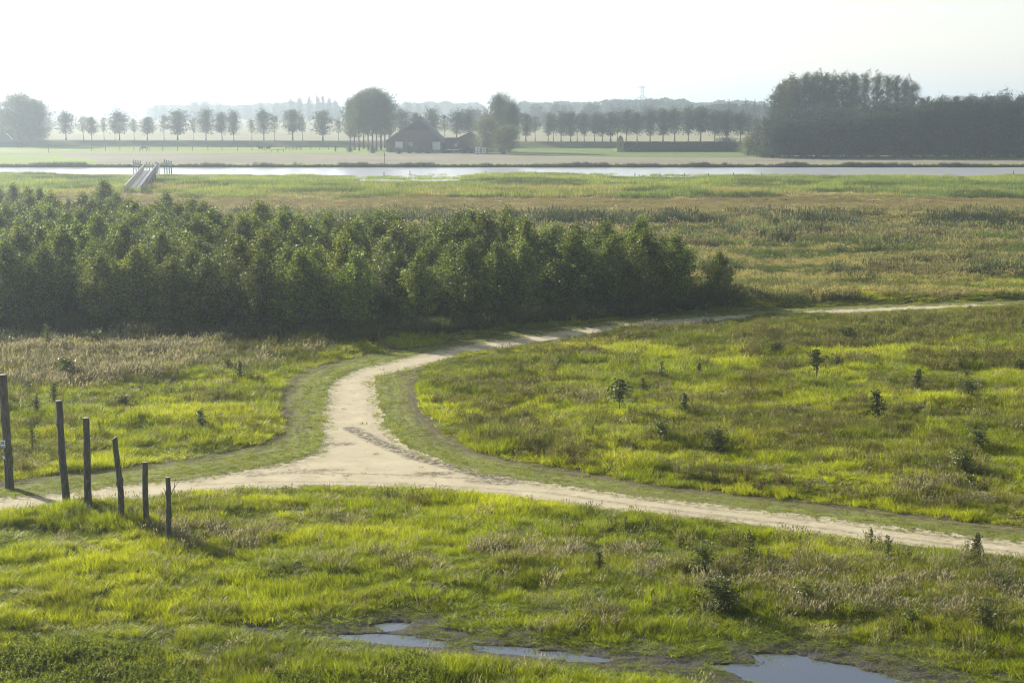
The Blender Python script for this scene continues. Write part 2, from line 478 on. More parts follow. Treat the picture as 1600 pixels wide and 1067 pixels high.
def mat_verge():
    m, nt, b = mat('mown_verge')
    pd = N(nt, 'ShaderNodeAttribute', attribute_name='pd')
    dv = N(nt, 'ShaderNodeAttribute', attribute_name='vd')
    n1 = noise(nt, 1.2, 5); n2 = noise(nt, 7, 5, 0.7)
    sp = N(nt, 'ShaderNodeSeparateXYZ'); nt.links.new(nt.nodes['GEO'].outputs['Position'], sp.inputs[0])
    cb_ = N(nt, 'ShaderNodeCombineXYZ')
    for i_, (src_, k_) in enumerate(((pd.outputs['Fac'], 3.4), (sp.outputs[0], 0.40), (sp.outputs[1], 0.25))):
        q_ = N(nt, 'ShaderNodeMath'); q_.operation = 'MULTIPLY'; q_.inputs[1].default_value = k_
        nt.links.new(src_, q_.inputs[0]); nt.links.new(q_.outputs[0], cb_.inputs[i_])
    st = noise(nt, 1.0, 3, 0.5, cb_.outputs[0])
    ad = N(nt, 'ShaderNodeMath'); ad.operation = 'MULTIPLY_ADD'; ad.inputs[1].default_value = 0.55; ad.inputs[2].default_value = -0.02
    nt.links.new(st, ad.inputs[0])
    ad2 = N(nt, 'ShaderNodeMath'); ad2.operation = 'MULTIPLY_ADD'; ad2.inputs[1].default_value = 0.48
    nt.links.new(n2, ad2.inputs[0]); nt.links.new(ad.outputs[0], ad2.inputs[2]); ad = ad2
    soil = ramp(nt, ad.outputs[0], [(0.32, (0.045, 0.036, 0.020)), (0.50, (0.12, 0.10, 0.050)), (0.68, (0.22, 0.195, 0.080))])
    gr = ramp(nt, ad.outputs[0], [(0.30, (0.085, 0.090, 0.024)), (0.70, (0.25, 0.28, 0.060))])
    e = N(nt, 'ShaderNodeMapRange'); e.inputs[1].default_value = -1.4; e.inputs[2].default_value = -0.2
    nt.links.new(dv.outputs['Fac'], e.inputs[0])
    n = nt.nodes.new('ShaderNodeMix'); n.data_type = 'RGBA'
    nt.links.new(e.outputs[0], n.inputs[0]); nt.links.new(gr, n.inputs[6]); nt.links.new(soil, n.inputs[7])
    nt.links.new(n.outputs[2], b.inputs['Base Color'])
    b.inputs['Roughness'].default_value = 0.95
    b.inputs['Specular IOR Level'].default_value = 0.15
    bump(nt, b, ad.outputs[0], 0.9, 0.10)
    return m

def mat_field(name, lo, hi, sc=(0.05, 0.6), hue=None, bscale=2.0, b_=0.5, stripe=None):
    m, nt, b = mat(name)
    n1 = noise(nt, sc[0], 5, 0.6); n2 = noise(nt, sc[1], 5, 0.7)
    mx = N(nt, 'ShaderNodeMath'); mx.operation = 'MULTIPLY_ADD'; mx.inputs[1].default_value = 0.5
    nt.links.new(n2, mx.inputs[0])
    h = N(nt, 'ShaderNodeMath'); h.operation = 'MULTIPLY'; h.inputs[1].default_value = 0.5
    nt.links.new(n1, h.inputs[0]); nt.links.new(h.outputs[0], mx.inputs[2])
    c = ramp(nt, mx.outputs[0], [(0.38, lo), (0.62, hi)])
    nt.links.new(c, b.inputs['Base Color'])
    b.inputs['Roughness'].default_value = 1.0
    b.inputs['Specular IOR Level'].default_value = 0.1
    bump(nt, b, noise(nt, bscale, 4), b_, 0.1)
    return m

M = {}
M['ground'] = mat_ground(); M['path'] = mat_path(); M['verge'] = mat_verge()
M['heath'] = mat_field('heath_soil', (0.075, 0.070, 0.030), (0.15, 0.13, 0.06))
M['riverbed'] = simple('river_mud', (0.06, 0.05, 0.035), 0.9)
M['bank'] = mat_field('bank_grass', (0.028, 0.034, 0.016), (0.05, 0.055, 0.026), (0.3, 2.0))
M['stubble'] = mat_field('stubble_field', (0.20, 0.175, 0.12), (0.28, 0.25, 0.17), (0.03, 0.5))
M['pasture'] = mat_field('pasture', (0.17, 0.23, 0.045), (0.26, 0.31, 0.065), (0.03, 0.4))
M['lawn'] = mat_field('farm_lawn', (0.11, 0.15, 0.035), (0.17, 0.22, 0.05), (0.05, 0.4))
M['dyke'] = mat_field('dyke_grass', (0.07, 0.085, 0.03), (0.13, 0.14, 0.045), (0.04, 0.5))  # grass colour darkened to stand in for slope shade and tree shadows
M['farfield'] = mat_field('far_fields', (0.20, 0.18, 0.10), (0.28, 0.26, 0.13), (0.004, 0.03))
M['yard'] = mat_field('farmyard_gravel', (0.16, 0.15, 0.11), (0.26, 0.24, 0.18), (0.1, 1.0))

# ------------------------------------------------------------------ the ground sheet, split where its surface changes
def ysteps(a, b, f):
    out = [a]
    while out[-1] < b: out.append(out[-1] + f(out[-1]))
    out[-1] = b
    return out
def build_grid(Ys, us):
    Ys = np.array(Ys); U, Yg = np.meshgrid(us, Ys)
    X = U * Yg
    return X.ravel(), Yg.ravel(), len(Ys), len(us)

def emit(name, X, Y, Z, nr, nc, mask, m, attrs, label=None):
    """faces of the grid where mask is true, as one object"""
    idx = np.arange(nr * nc).reshape(nr, nc)
    q = np.stack([idx[:-1, :-1], idx[:-1, 1:], idx[1:, 1:], idx[1:, :-1]], -1).reshape(-1, 4)[mask]
    if len(q) == 0: return None
    used, inv = np.unique(q, return_inverse=True)
    V = np.stack([X[used], Y[used], Z[used]], -1)
    me = mesh_np(name, V, inv.reshape(-1, 4), m, smooth=True)
    for k, a in attrs.items():
        t = me.attributes.new(k, 'FLOAT', 'POINT'); t.data.foreach_set('value', a[used].astype(np.float32))
    o = link(name, me)
    o['kind'] = 'structure'
    return o

# near part
Ys = ysteps(18, 36, lambda y: 0.3)[:-1] + ysteps(36, 130, lambda y: min(0.5, y * y / 23040 * 0.8))
us = np.linspace(-0.46, 0.46, 1000)
X, Y, nr, nc = build_grid(Ys, us)
dp = sdist(PATH, X, Y); dvv = np.minimum(sdist(VL, X, Y), sdist(VR, X, Y))
wob = (fbm(X / 0.7, Y / 0.5, 61, 3) - 0.5) * 0.5 + (fbm(X / 3.0, Y / 3.0, 63, 2) - 0.5) * 0.5
dp = dp + wob; dvv = dvv - wob * 0.8
dm = np.full(len(X), 50.0); dpl = np.full(len(X), 50.0)
j = np.where(Y < 52)[0]
dm[j] = sdist(MUD, X[j], Y[j]); dpl[j] = np.min([sdist(p, X[j], Y[j]) for p in POOLS], 0)
Z = height(X, Y, dp, dvv, dm, dpl)
MARKS = [([(548, 668), (580, 684), (615, 700), (650, 714), (700, 727), (750, 741), (800, 752)], 0.42, 1.0),
         ([(330, 741), (420, 737), (520, 738), (640, 741), (760, 748), (850, 757)], 0.13, 0.6),
         ([(300, 757), (420, 751), (560, 752), (700, 758), (850, 768)], 0.10, 0.45),
         ([(515, 693), (545, 692)], 0.35, 0.9), ([(660, 739), (700, 738)], 0.35, 0.9), ([(740, 750), (790, 754)], 0.4, 0.8),
         ([(455, 722), (470, 736), (520, 741)], 0.12, 0.5), ([(390, 742), (470, 735), (530, 733)], 0.3, 0.6),
         ([(850, 768), (1000, 789), (1300, 826), (1600, 863)], 0.16, 0.5), ([(900, 764), (1100, 793), (1300, 816), (1600, 852)], 0.16, 0.4)]
mark = np.zeros(len(X))
sel = np.where(dp < 0.3)[0]
for pts, w, s in MARKS:
    d = linedist(pts, X[sel], Y[sel])
    mark[sel] = np.maximum(mark[sel], s * (1 - sstep(w * 0.5, w * 1.3, d)))
def facemean(a): 
    g = a.reshape(nr, nc); return ((g[:-1, :-1] + g[:-1, 1:] + g[1:, 1:] + g[1:, :-1]) / 4).ravel()
fdp, fdv = facemean(dp), facemean(dvv)
mud = (1 - sstep(-0.2, 0.45, dm + wob))
attrs = {'pd': dp, 'vd': dvv, 'mark': mark, 'mud': mud}
mp = fdp < 0; mv = (~mp) & (fdv < 0); mg = ~(mp | mv)
emit('sand_path', X, Y, Z, nr, nc, mp, M['path'], attrs)
emit('mown_ground', X, Y, Z, nr, nc, mv, M['verge'], attrs)
emit('meadow_ground', X, Y, Z, nr, nc, mg, M['ground'], attrs)
# middle and far part
Ys = ysteps(130, 340, lambda y: 1.5)[:-1] + ysteps(340, 400, lambda y: 0.75)[:-1] + ysteps(400, 640, lambda y: 2.0)[:-1] + ysteps(640, 14000, lambda y: y * 0.05)
us = np.linspace(-0.52, 0.52, 420)
X, Y, nr, nc = build_grid(Ys, us)
Z = height(X, Y)
Xf, Yf = facemean(X), facemean(Y)
m_heath = Yf < 340
rn = riv_near(Xf)
m_bed = (Yf >= 340) & (Yf < 391.0)
m_bank = (Yf >= 391.0) & (Yf < 393.2)
dk = Yf - dyke_y(Xf)
m_dyke = (dk > -16) & (dk < 17)
FIELD = poly_world([(620, 240), (740, 244), (800, 243.5), (1000, 246.5), (1160, 246), (1250, 247.5), (1700, 250), (1900, 256.3), (-400, 256.3), (-300, 239), (100, 238.5), (400, 239)])
GREENL = poly_world([(-400, 242), (0, 241), (95, 242), (118, 251), (120, 256.4), (-400, 256.4)])
GREENM = poly_world([(120, 246), (145, 250), (160, 256), (122, 256), (108, 248)])
YARD = poly_world([(600, 237), (790, 237), (800, 243.5), (740, 244.5), (620, 240.5)])
LAWN = poly_world([(790, 228), (960, 229), (960, 236), (1170, 238), (1200, 244.5), (1160, 246.5), (1000, 246.5), (800, 243.5)])
mid = (Yf >= 393.2) & ~m_dyke & (Yf < dyke_y(Xf))
fF = sdist(FIELD, Xf, Yf) < 0; fG = (sdist(GREENL, Xf, Yf) < 0) | (sdist(GREENM, Xf, Yf) < 0)
fL = sdist(LAWN, Xf, Yf) < 0; fY = sdist(YARD, Xf, Yf) < 0
strip = Yf < 395.2
m_past = mid & (strip | fG | ~(fF | fL | fY))
m_y = mid & fY & ~m_past; m_l = mid & fL & ~fY & ~m_past; m_f = mid & ~m_past & ~m_y & ~m_l
A0 = {}
emit('heath_ground', X, Y, Z, nr, nc, m_heath, M['heath'], A0)
emit('river_bed', X, Y, Z, nr, nc, m_bed, M['riverbed'], A0)
emit('river_bank', X, Y, Z, nr, nc, m_bank, M['bank'], A0)
emit('pasture_ground', X, Y, Z, nr, nc, m_past, M['pasture'], A0)
emit('farmyard_ground', X, Y, Z, nr, nc, m_y, M['yard'], A0)
emit('lawn_ground', X, Y, Z, nr, nc, m_l, M['lawn'], A0)
emit('stubble_field', X, Y, Z, nr, nc, m_f, M['stubble'], A0)
emit('dyke_ground', X, Y, Z, nr, nc, m_dyke, M['dyke'], A0)
emit('far_fields', X, Y, Z, nr, nc, ~(m_heath | m_bed | m_bank | mid | m_dyke), M['farfield'], A0)

# water
def mat_water(name, c, rough, wave, strength, fl=None):
    m, nt, b = mat(name)
    b.inputs['Base Color'].default_value = (*c, 1)
    b.inputs['Roughness'].default_value = rough
    b.inputs['IOR'].default_value = 1.33
    b.inputs['Specular IOR Level'].default_value = 0.5
    bump(nt, b, noise(nt, wave, 3, 0.5), strength, 0.02)
    return m
M['river'] = mat_water('river_water', (0.50, 0.50, 0.50), 0.18, 1.5, 0.015)  # pale base colour stands in for the bright sky reflected on the water
M['puddle'] = mat_water('puddle_water', (0.045, 0.055, 0.070), 0.04, 6.0, 0.03)
for n_ in M['puddle'].node_tree.nodes:
    if n_.type == 'BSDF_PRINCIPLED': n_.inputs['IOR'].default_value = 2.0; n_.inputs['Specular IOR Level'].default_value = 0.8
w = MB(); w.add([(-230, 300, -0.5), (230, 300, -0.5), (230, 392, -0.5), (-230, 392, -0.5)], [(0, 1, 2, 3)])
tag(w.build('river_water', M['river']), kind='structure')
for k, P in enumerate(POOLS):
    x0, y0 = P.min(0) - 0.6; x1, y1 = P.max(0) + 0.6
    zw = -0.072 - 0.004 * k
    w = MB(); w.add([(x0, y0, zw), (x1, y0, zw), (x1, y1, zw), (x0, y1, zw)], [(0, 1, 2, 3)])
    tag(w.build('puddle_water', M['puddle']), kind='structure')

# ------------------------------------------------------------------ vegetation prototypes for the uncountable growth
def blades_proto(name, n, Rr, h, w, lean, seed, m, seg=3, hvar=0.4, dirlean=(0, 0), head=0.0, upright=0.0):
    """tuft of n curved blades; head>0 adds a feathery seed head"""
    rng = np.random.default_rng(seed)
    V = []; F = []; L = []
    for i in range(n):
        a = rng.uniform(0, 2 * np.pi); r = Rr * np.sqrt(rng.uniform(0, 1))
        bx, by = r * np.cos(a), r * np.sin(a)
        H = h * (1 - hvar * rng.uniform(0, 1)) * (1 - 0.35 * (r / Rr) ** 2)
        out = lean * H * rng.uniform(0.3, 1.3)
        da = a + rng.normal(0, 0.9)
        lx = out * np.cos(da) + dirlean[0] * H; ly = out * np.sin(da) + dirlean[1] * H
        fa = rng.uniform(0, np.pi); wx, wy = np.cos(fa) * w / 2, np.sin(fa) * w / 2
        b = len(V); lv = rng.uniform(0, 1)
        ts = np.linspace(0, 1, seg + 1)
        for t in ts[:-1]:
            px, py, pz = bx + lx * t ** 1.8, by + ly * t ** 1.8, H * (t - 0.25 * lean * t * t) - 0.03
            k = 1 - 0.35 * t
            V.append((px - wx * k, py - wy * k, pz)); V.append((px + wx * k, py + wy * k, pz))
        tip = (bx + lx, by + ly, H * (1 - 0.25 * lean))
        V.append(tip)
        for s in range(seg - 1):
            F.append((b + 2 * s, b + 2 * s + 1, b + 2 * s + 3, b + 2 * s + 2)); L.append(lv)
        F.append((b + 2 * seg - 2, b + 2 * seg - 1, b + 2 * seg)); L.append(lv)
        if head > 0:
            hb = len(V); q = np.array(tip); s1 = q - np.array([lx, ly, H]) * 0.22; md = (q + s1) / 2
            hw = head
            V += [tuple(s1), (md[0] + wx / w * hw * 2, md[1] + wy / w * hw * 2, md[2]), tuple(q + np.array([lx, ly, H]) * 0.06), (md[0] - wx / w * hw * 2, md[1] - wy / w * hw * 2, md[2])]
            F.append((hb, hb + 1, hb + 2, hb + 3)); L.append(0.9 + 0.1 * lv)
    me = bpy.data.meshes.new(name); me.from_pydata(V, [], F); me.materials.append(m)
    t = me.attributes.new('lv', 'FLOAT', 'FACE'); t.data.foreach_set('value', np.array(L, np.float32))
    return me

def herb_proto(name, nst, Rr, h, leaf, nleaf, seed, m, top=0.0):
    """cluster of leafy stems"""
    rng = np.random.default_rng(seed)
    V = []; F = []; L = []
    for s in range(nst):
        a = rng.uniform(0, 2 * np.pi); r = Rr * np.sqrt(rng.uniform(0, 1))
        base = np.array([r * np.cos(a), r * np.sin(a), -0.03]); H = h * rng.uniform(0.55, 1.0)
        d = np.array([np.cos(a) * 0.25 * rng.uniform(0, 1), np.sin(a) * 0.25 * rng.uniform(0, 1), 1.0]) * H
        b = len(V); w = 0.008
        V += [tuple(base + (-w, 0, 0)), tuple(base + (w, 0, 0)), tuple(base + d)]; F.append((b, b + 1, b + 2)); L.append(0.2)
        for k in range(nleaf):
            t = rng.uniform(0.12, 1.0); p = base + d * t
            la = rng.uniform(0, 2 * np.pi); el = rng.uniform(-0.3, 0.9)
            ll = leaf * rng.uniform(0.6, 1.2) * (1.15 - 0.6 * t)
            dv_ = np.array([np.cos(la) * np.cos(el), np.sin(la) * np.cos(el), np.sin(el)]) * ll
            sv = np.cross(dv_, rng.normal(0, 1, 3)); sv = sv / (np.linalg.norm(sv) + 1e-9) * ll * 0.28
            b = len(V)
            V += [tuple(p), tuple(p + dv_ * 0.45 + sv), tuple(p + dv_), tuple(p + dv_ * 0.45 - sv)]
            F.append((b, b + 1, b + 2, b + 3)); L.append(rng.uniform(0, 1))
    me = bpy.data.meshes.new(name); me.from_pydata(V, [], F); me.materials.append(m)
    t = me.attributes.new('lv', 'FLOAT', 'FACE'); t.data.foreach_set('value', np.array(L, np.float32))
    return me

def scatter(name, protos, P, rz, scl, vid, colr, label, cat=None):
    """one object of kind stuff: clumps of growth set on points by geometry nodes"""
    n = len(P)
    me = bpy.data.meshes.new(name)
    me.vertices.add(n); me.vertices.foreach_set('co', np.asarray(P, np.float32).ravel())
    a = me.attributes.new('rot', 'FLOAT_VECTOR', 'POINT'); a.data.foreach_set('vector', np.asarray(rz, np.float32).ravel())
    a = me.attributes.new('scl', 'FLOAT_VECTOR', 'POINT'); a.data.foreach_set('vector', np.asarray(scl, np.float32).ravel())
    a = me.attributes.new('vid', 'INT', 'POINT'); a.data.foreach_set('value', np.asarray(vid, np.int32))
    a = me.attributes.new('col', 'FLOAT_VECTOR', 'POINT'); a.data.foreach_set('vector', np.asarray(colr, np.float32).ravel())
    o = link(name, me)
    ng = bpy.data.node_groups.new(name + '_nodes', 'GeometryNodeTree')
    ng.interface.new_socket('Geometry', in_out='INPUT', socket_type='NodeSocketGeometry')
    ng.interface.new_socket('Geometry', in_out='OUTPUT', socket_type='NodeSocketGeometry')
    gi = ng.nodes.new('NodeGroupInput'); go = ng.nodes.new('NodeGroupOutput')
    ip = ng.nodes.new('GeometryNodeInstanceOnPoints')
    jn = ng.nodes.new('GeometryNodeJoinGeometry')
    for pm in protos:
        po = bpy.data.objects.new(pm.name, pm)
        oi = ng.nodes.new('GeometryNodeObjectInfo'); oi.inputs['Object'].default_value = po
        gi2 = ng.nodes.new('GeometryNodeGeometryToInstance')
        ng.links.new(oi.outputs['Geometry'], gi2.inputs[0]); ng.links.new(gi2.outputs[0], jn.inputs[0])
    ng.links.new(gi.outputs[0], ip.inputs['Points']); ng.links.new(jn.outputs[0], ip.inputs['Instance'])
    ip.inputs['Pick Instance'].default_value = True
    def named(nm, dt):
        q = ng.nodes.new('GeometryNodeInputNamedAttribute'); q.data_type = dt; q.inputs[0].default_value = nm
        return q.outputs['Attribute']
    ng.links.new(named('vid', 'INT'), ip.inputs['Instance Index'])
    e2r = ng.nodes.new('FunctionNodeEulerToRotation'); ng.links.new(named('rot', 'FLOAT_VECTOR'), e2r.inputs[0])
    ng.links.new(e2r.outputs[0], ip.inputs['Rotation'])
    ng.links.new(named('scl', 'FLOAT_VECTOR'), ip.inputs['Scale'])
    ng.links.new(ip.outputs[0], go.inputs[0])
    md = o.modifiers.new('growth', 'NODES'); md.node_group = ng
    tag(o, label, None, None, 'stuff')
    return o

RNG = np.random.default_rng(7)
def sample(y0, y1, dens, U=0.43):
    """random points of the wedge in view, dens(y) per square metre"""
    ys = np.linspace(y0, y1, 400); w = dens(ys) * 2 * U * ys
    cdf = np.concatenate([[0], np.cumsum((w[1:] + w[:-1]) / 2 * np.diff(ys))])
    n = int(cdf[-1]); yy = np.interp(RNG.uniform(0, cdf[-1], n), cdf, ys)
    xx = RNG.uniform(-U, U, n) * yy
    return xx, yy

gm = scattermat('grass_blades', 0.44, 0.45, 0.3)
dmn = scattermat('dry_blades', 0.45, 0.6, 0.2, (1.2, 1.15, 0.9))
hm = scattermat('herb_leaves', 0.38, 0.6, 0.2)

def lerp3(a, b, t):
    return np.asarray(a)[None] * (1 - t[:, None]) + np.asarray(b)[None] * t[:, None]

def inpoly_px(pts, x, y): return sdist(poly_world(pts), x, y)

# --- fields of character used by all growth
def character(x, y):
    dp_ = sdist(PATH, x, y); dv_ = np.minimum(sdist(VL, x, y), sdist(VR, x, y))
    dm_ = np.full(len(x), 50.0); dpo = np.full(len(x), 50.0); j = np.where(y < 53)[0]
    if len(j):
        dm_[j] = sdist(MUD, x[j], y[j]); dpo[j] = np.min([sdist(p, x[j], y[j]) for p in POOLS], 0)
    gr = sdist(GROVE, x, y)
    return dp_, dv_, dm_, dpo, gr

DRY = [([(760, 868), (900, 868), (900, 893), (780, 897)], 1.0), ([(1015, 885), (1160, 905), (1150, 930), (1030, 918)], 0.9),
       ([(1180, 880), (1500, 900), (1600, 960), (1400, 975), (1200, 955), (1100, 905)], 0.62), ([(1330, 870), (1600, 890), (1600, 905), (1350, 890)], 0.5),
       ([(-60, 545), (160, 530), (335, 545), (330, 575), (250, 592), (80, 606), (-60, 600)], 1.1), ([(1440, 768), (1500, 765), (1500, 785), (1440, 785)], 0.9),
       ([(180, 800), (300, 815), (420, 850), (380, 870), (250, 850)], 0.45), ([(1540, 640), (1640, 620), (1640, 660)], 0.3),
       ([(850, 600), (940, 590), (950, 625), (880, 635)], 0.5), ([(880, 545), (990, 555), (960, 575), (880, 570)], 0.45)]
WEED = [([(800, 515), (1000, 500), (1160, 492), (1230, 500), (1600, 488), (1640, 520), (1400, 540), (1100, 560), (960, 550), (830, 560), (760, 560)], 0.95),
        ([(700, 600), (780, 600), (900, 680), (900, 735), (800, 710), (730, 680)], 0.8), ([(1020, 660), (1180, 640), (1420, 650), (1400, 700), (1180, 720), (1040, 710)], 0.8),
        ([(1130, 580), (1240, 580), (1240, 640), (1140, 640)], 0.8), ([(1480, 640), (1600, 630), (1640, 700), (1500, 700)], 0.55),
        ([(1430, 690), (1540, 690), (1540, 800), (1440, 790)], 0.7), ([(660, 540), (840, 545), (860, 580), (800, 610), (740, 600), (690, 575)], 0.5),
        ([(-60, 600), (60, 590), (60, 760), (-60, 760)], 0.45), ([(1100, 850), (1250, 850), (1230, 960), (1100, 960)], 0.4),
        ([(1500, 930), (1560, 930), (1580, 1010), (1500, 1010)], 0.6), ([(340, 520), (560, 540), (470, 575), (330, 560)], 0.5)]
def blobfield(lst, x, y, soft=1.2):
    f = np.zeros(len(x))
    for pts, s in lst:
        d = inpoly_px(pts, x, y)
        f = np.maximum(f, s * (1 - sstep(-soft, soft, d + (fbm(x / 2, y / 2, 77, 3) - 0.5) * 3)))
    return f

# ------------------------------------------------------------------ 1. meadow grass
LUSH, LUSH2, OLIVE, TAN, PALE = (0.245, 0.285, 0.020), (0.37, 0.39, 0.026), (0.15, 0.18, 0.022), (0.42, 0.32, 0.17), (0.26, 0.25, 0.07)
protos_g = [blades_proto('grass_tuft', 54, 0.23, 0.40, 0.012, 0.65, 100 + k, gm, hvar=0.5) for k in range(5)] + \
           [blades_proto('grass_tuft', 48, 0.25, 0.36, 0.013, 0.95, 120 + k, gm, hvar=0.55) for k in range(3)]
x, y = sample(29, 131, lambda q: np.where(q < 62, 24, np.where(q < 85, 16, 9)) * 1.0)
dp_, dv_, dm_, dpo, gr = character(x, y)
off = np.minimum(dp_, dv_)
hn = 0.55 * fbm(x / 0.9, y / 0.5, 201, 3) + 0.45 * fbm(x / 4.0, y / 1.4, 203, 3)
keep = (off > 0.02 + 0.25 * (vnoise(x * 2, y * 2, 5) - 0.5)) & (gr > 0.5)
mudk = (dm_ > 0.1) | (RNG.uniform(0, 1, len(x)) < 0.9 * (fbm(x / 0.9, y / 0.3, 9, 3) > 0.44) + 0.08)
keep &= mudk & ((dpo > 0.12) | (RNG.uniform(0, 1, len(x)) < 0.05 + 0.6 * (fbm(x / 0.9, y / 0.2, 19, 3) > 0.57)))
x, y, off, hn, dm_, dp_, dv_, dpo = (q[keep] for q in (x, y, off, hn, dm_, dp_, dv_, dpo))
dry = blobfield(DRY, x, y); wd = blobfield(WEED, x, y)
z = height(x, y)
edge = sstep(0.0, 0.9, np.where(dv_ < dp_, 0.9, dp_))           # short strip along the sand on the near side
hs = (0.36 + 0.92 * sstep(0.36, 0.66, hn)) * (0.22 + 0.78 * edge) * np.where(dm_ < 0.1, 0.34, np.where(dm_ < 0.6, 0.6, 1)) * (0.22 + 0.78 * sstep(0.2, 2.0, dpo)) * (0.85 + 0.3 * RNG.uniform(0, 1, len(x)))
hs *= np.where(y > 62, 1.15, 1.0)
lowb = np.where(y > 82, 0.30 + 0.70 * sstep(1, 7, dp_), 1.0); hs *= lowb
for qx, qy in ((104.5, 801), (139.5, 811), (190, 826), (229, 834), (265, 854)):
    qp = at(qx, qy); hs *= 1 + 0.8 * np.exp(-(((x - qp.x) ** 2 + (y - qp.y + 0.15) ** 2) / 0.35))
big = fbm(x / 5.5, y / 4.0, 301, 4)
t = sstep(0.38, 0.62, big)
c = lerp3(LUSH, LUSH2, t)
c2 = np.asarray(OLIVE)[None]
ov = sstep(0.50, 0.70, fbm(x / 3.5, y / 2.2, 311, 4))[:, None] * 0.75
c = c * (1 - ov) + c2 * ov
dn = np.clip(dry * 0.55 + 0.35 * sstep(0.6, 0.75, fbm(x / 4, y / 2.5, 321, 4)), 0, 1)[:, None]
c = c * (1 - dn) + np.asarray(PALE)[None] * dn
c = c * (1 - 0.35 * np.clip(wd, 0, 1)[:, None])
c *= (0.78 + 0.44 * RNG.uniform(0, 1, len(x)))[:, None]
rot = np.stack([RNG.normal(0, 0.12, len(x)), RNG.normal(0, 0.12, len(x)), RNG.uniform(0, 6.28, len(x))], -1)
ws = np.where(y < 62, 1.0, np.where(y < 85, 1.35, 1.9)) * (0.8 + 0.4 * RNG.uniform(0, 1, len(x)))
scatter('meadow_grass', protos_g, np.stack([x, y, z], -1), rot, np.stack([ws, ws, hs * np.sqrt(ws)], -1), RNG.integers(0, len(protos_g), len(x)), c,
        'long yellow green meadow grass growing around the sandy path')

# ------------------------------------------------------------------ 2. short mown grass on the verges
protos_s = [blades_proto('short_tuft', 22, 0.12, 0.10, 0.014, 0.8, 150 + k, gm) for k in range(3)]
x, y = sample(40, 131, lambda q: np.where(q < 70, 26, 11) * 1.0)
dp_ = sdist(PATH, x, y); dv_ = np.minimum(sdist(VL, x, y), sdist(VR, x, y))
ridge = np.sin(dp_ * 2 * math.pi / 0.42)
pr = np.where((dv_ < 0) & (dp_ > 0), np.clip(0.25 + 0.75 * sstep(0.4, 2.2, -dv_) + 0.2 * ridge, 0, 1), 0)
pr = np.maximum(pr, np.where((dp_ > -0.25) & (dp_ < 0.5) & (dv_ > 0), 0.8, 0))
pr = np.maximum(pr, np.where((dp_ <= 0) & (dp_ > -0.5), 0.30, np.where(dp_ <= 0, 0.004 + 0.05 * (fbm(x / 0.8, y / 0.6, 451, 3) > 0.62), 0)))
keep = RNG.uniform(0, 1, len(x)) < pr
x, y, dp_, dv_ = x[keep], y[keep], dp_[keep], dv_[keep]
z = height(x, y)
c = lerp3((0.26, 0.28, 0.045), (0.15, 0.17, 0.035), fbm(x / 1.2, y / 1.2, 401, 3))
s = RNG.uniform(0.6, 1.4, len(x)) * np.where(y > 70, 1.5, 1.0)
rot = np.stack([np.zeros(len(x)), np.zeros(len(x)), RNG.uniform(0, 6.28, len(x))], -1)
scatter('short_grass', protos_s, np.stack([x, y, z], -1), rot, np.stack([s, s, s * 0.9], -1), RNG.integers(0, 3, len(x)), c,
        'short mown grass stubble on the ridged verges of the path')

# ------------------------------------------------------------------ 3. dry seeding grass
protos_d = [blades_proto('dry_tuft', 26, 0.28, 0.75, 0.010, 0.40, 170 + k, dmn, head=0.022, dirlean=(0.22, -0.05)) for k in range(4)]
x, y = sample(38, 131, lambda q: np.where(q < 62, 12, 7) * 1.0)
dp_, dv_, dm_, dpo, gr = character(x, y)
dry = blobfield(DRY, x, y)
pr = np.clip(dry * 0.8, 0, 1) * (0.4 + 1.1 * sstep(0.4, 0.6, fbm(x / 1.0, y / 0.8, 88, 3))) + 0.025 + 0.22 * sstep(0.58, 0.72, fbm(x / 3, y / 2, 411, 3))
keep = (RNG.uniform(0, 1, len(x)) < pr) & (np.minimum(dp_, dv_) > 0.5) & (dm_ > 0.4) & (gr > 0.2)
x, y = x[keep], y[keep]; z = height(x, y)
c = lerp3((0.25, 0.22, 0.14), (0.10, 0.10, 0.058), RNG.uniform(0, 1, len(x)))
s = RNG.uniform(0.6, 1.15, len(x)) * np.where((y > 80) & (x < -10), 1.45, 0.85)
rot = np.stack([RNG.normal(0, 0.1, len(x)), RNG.normal(0, 0.1, len(x)), RNG.normal(0, 0.5, len(x))], -1)
scatter('dry_grass', protos_d, np.stack([x, y, z], -1), rot, np.stack([s, s, s * 0.85], -1), RNG.integers(0, 4, len(x)), c,
        'dry tan seeding grass standing in patches of the near meadow')

# ------------------------------------------------------------------ 4. weeds of the near meadow
protos_w = [herb_proto('weed_clump', 12, 0.32, 0.85, 0.10, 26, 190 + k, hm) for k in range(4)] + \
           [blades_proto('weed_stalks', 30, 0.35, 0.95, 0.014, 0.25, 200 + k, dmn, head=0.03) for k in range(2)]
x, y = sample(38, 131, lambda q: np.where(q < 62, 9, 12) * 1.0)
dp_, dv_, dm_, dpo, gr = character(x, y)
wd = blobfield(WEED, x, y)
spot = sstep(0.54, 0.66, fbm(x / 2.2, y / 1.8, 421, 3)) * np.where(x + (y - 62) * 0.25 > -2, 0.85, 0.25) * (y > 56)
pr = wd * (0.25 + 0.9 * sstep(0.45, 0.6, fbm(x / 1.4, y / 1.1, 91, 3))) + spot + 0.004
keep = (RNG.uniform(0, 1, len(x)) < pr) & (np.minimum(dp_, dv_) > 0.5) & (dm_ > 0.4) & (gr > 0.0)
x, y, wd = x[keep], y[keep], wd[keep]; z = height(x, y)
vid = np.where(RNG.uniform(0, 1, len(x)) < 0.5, RNG.integers(4, 6, len(x)), RNG.integers(0, 4, len(x)))
q = fbm(x / 2.5, y / 2.5, 431, 3)
c = lerp3((0.09, 0.10, 0.03), (0.17, 0.18, 0.04), q)
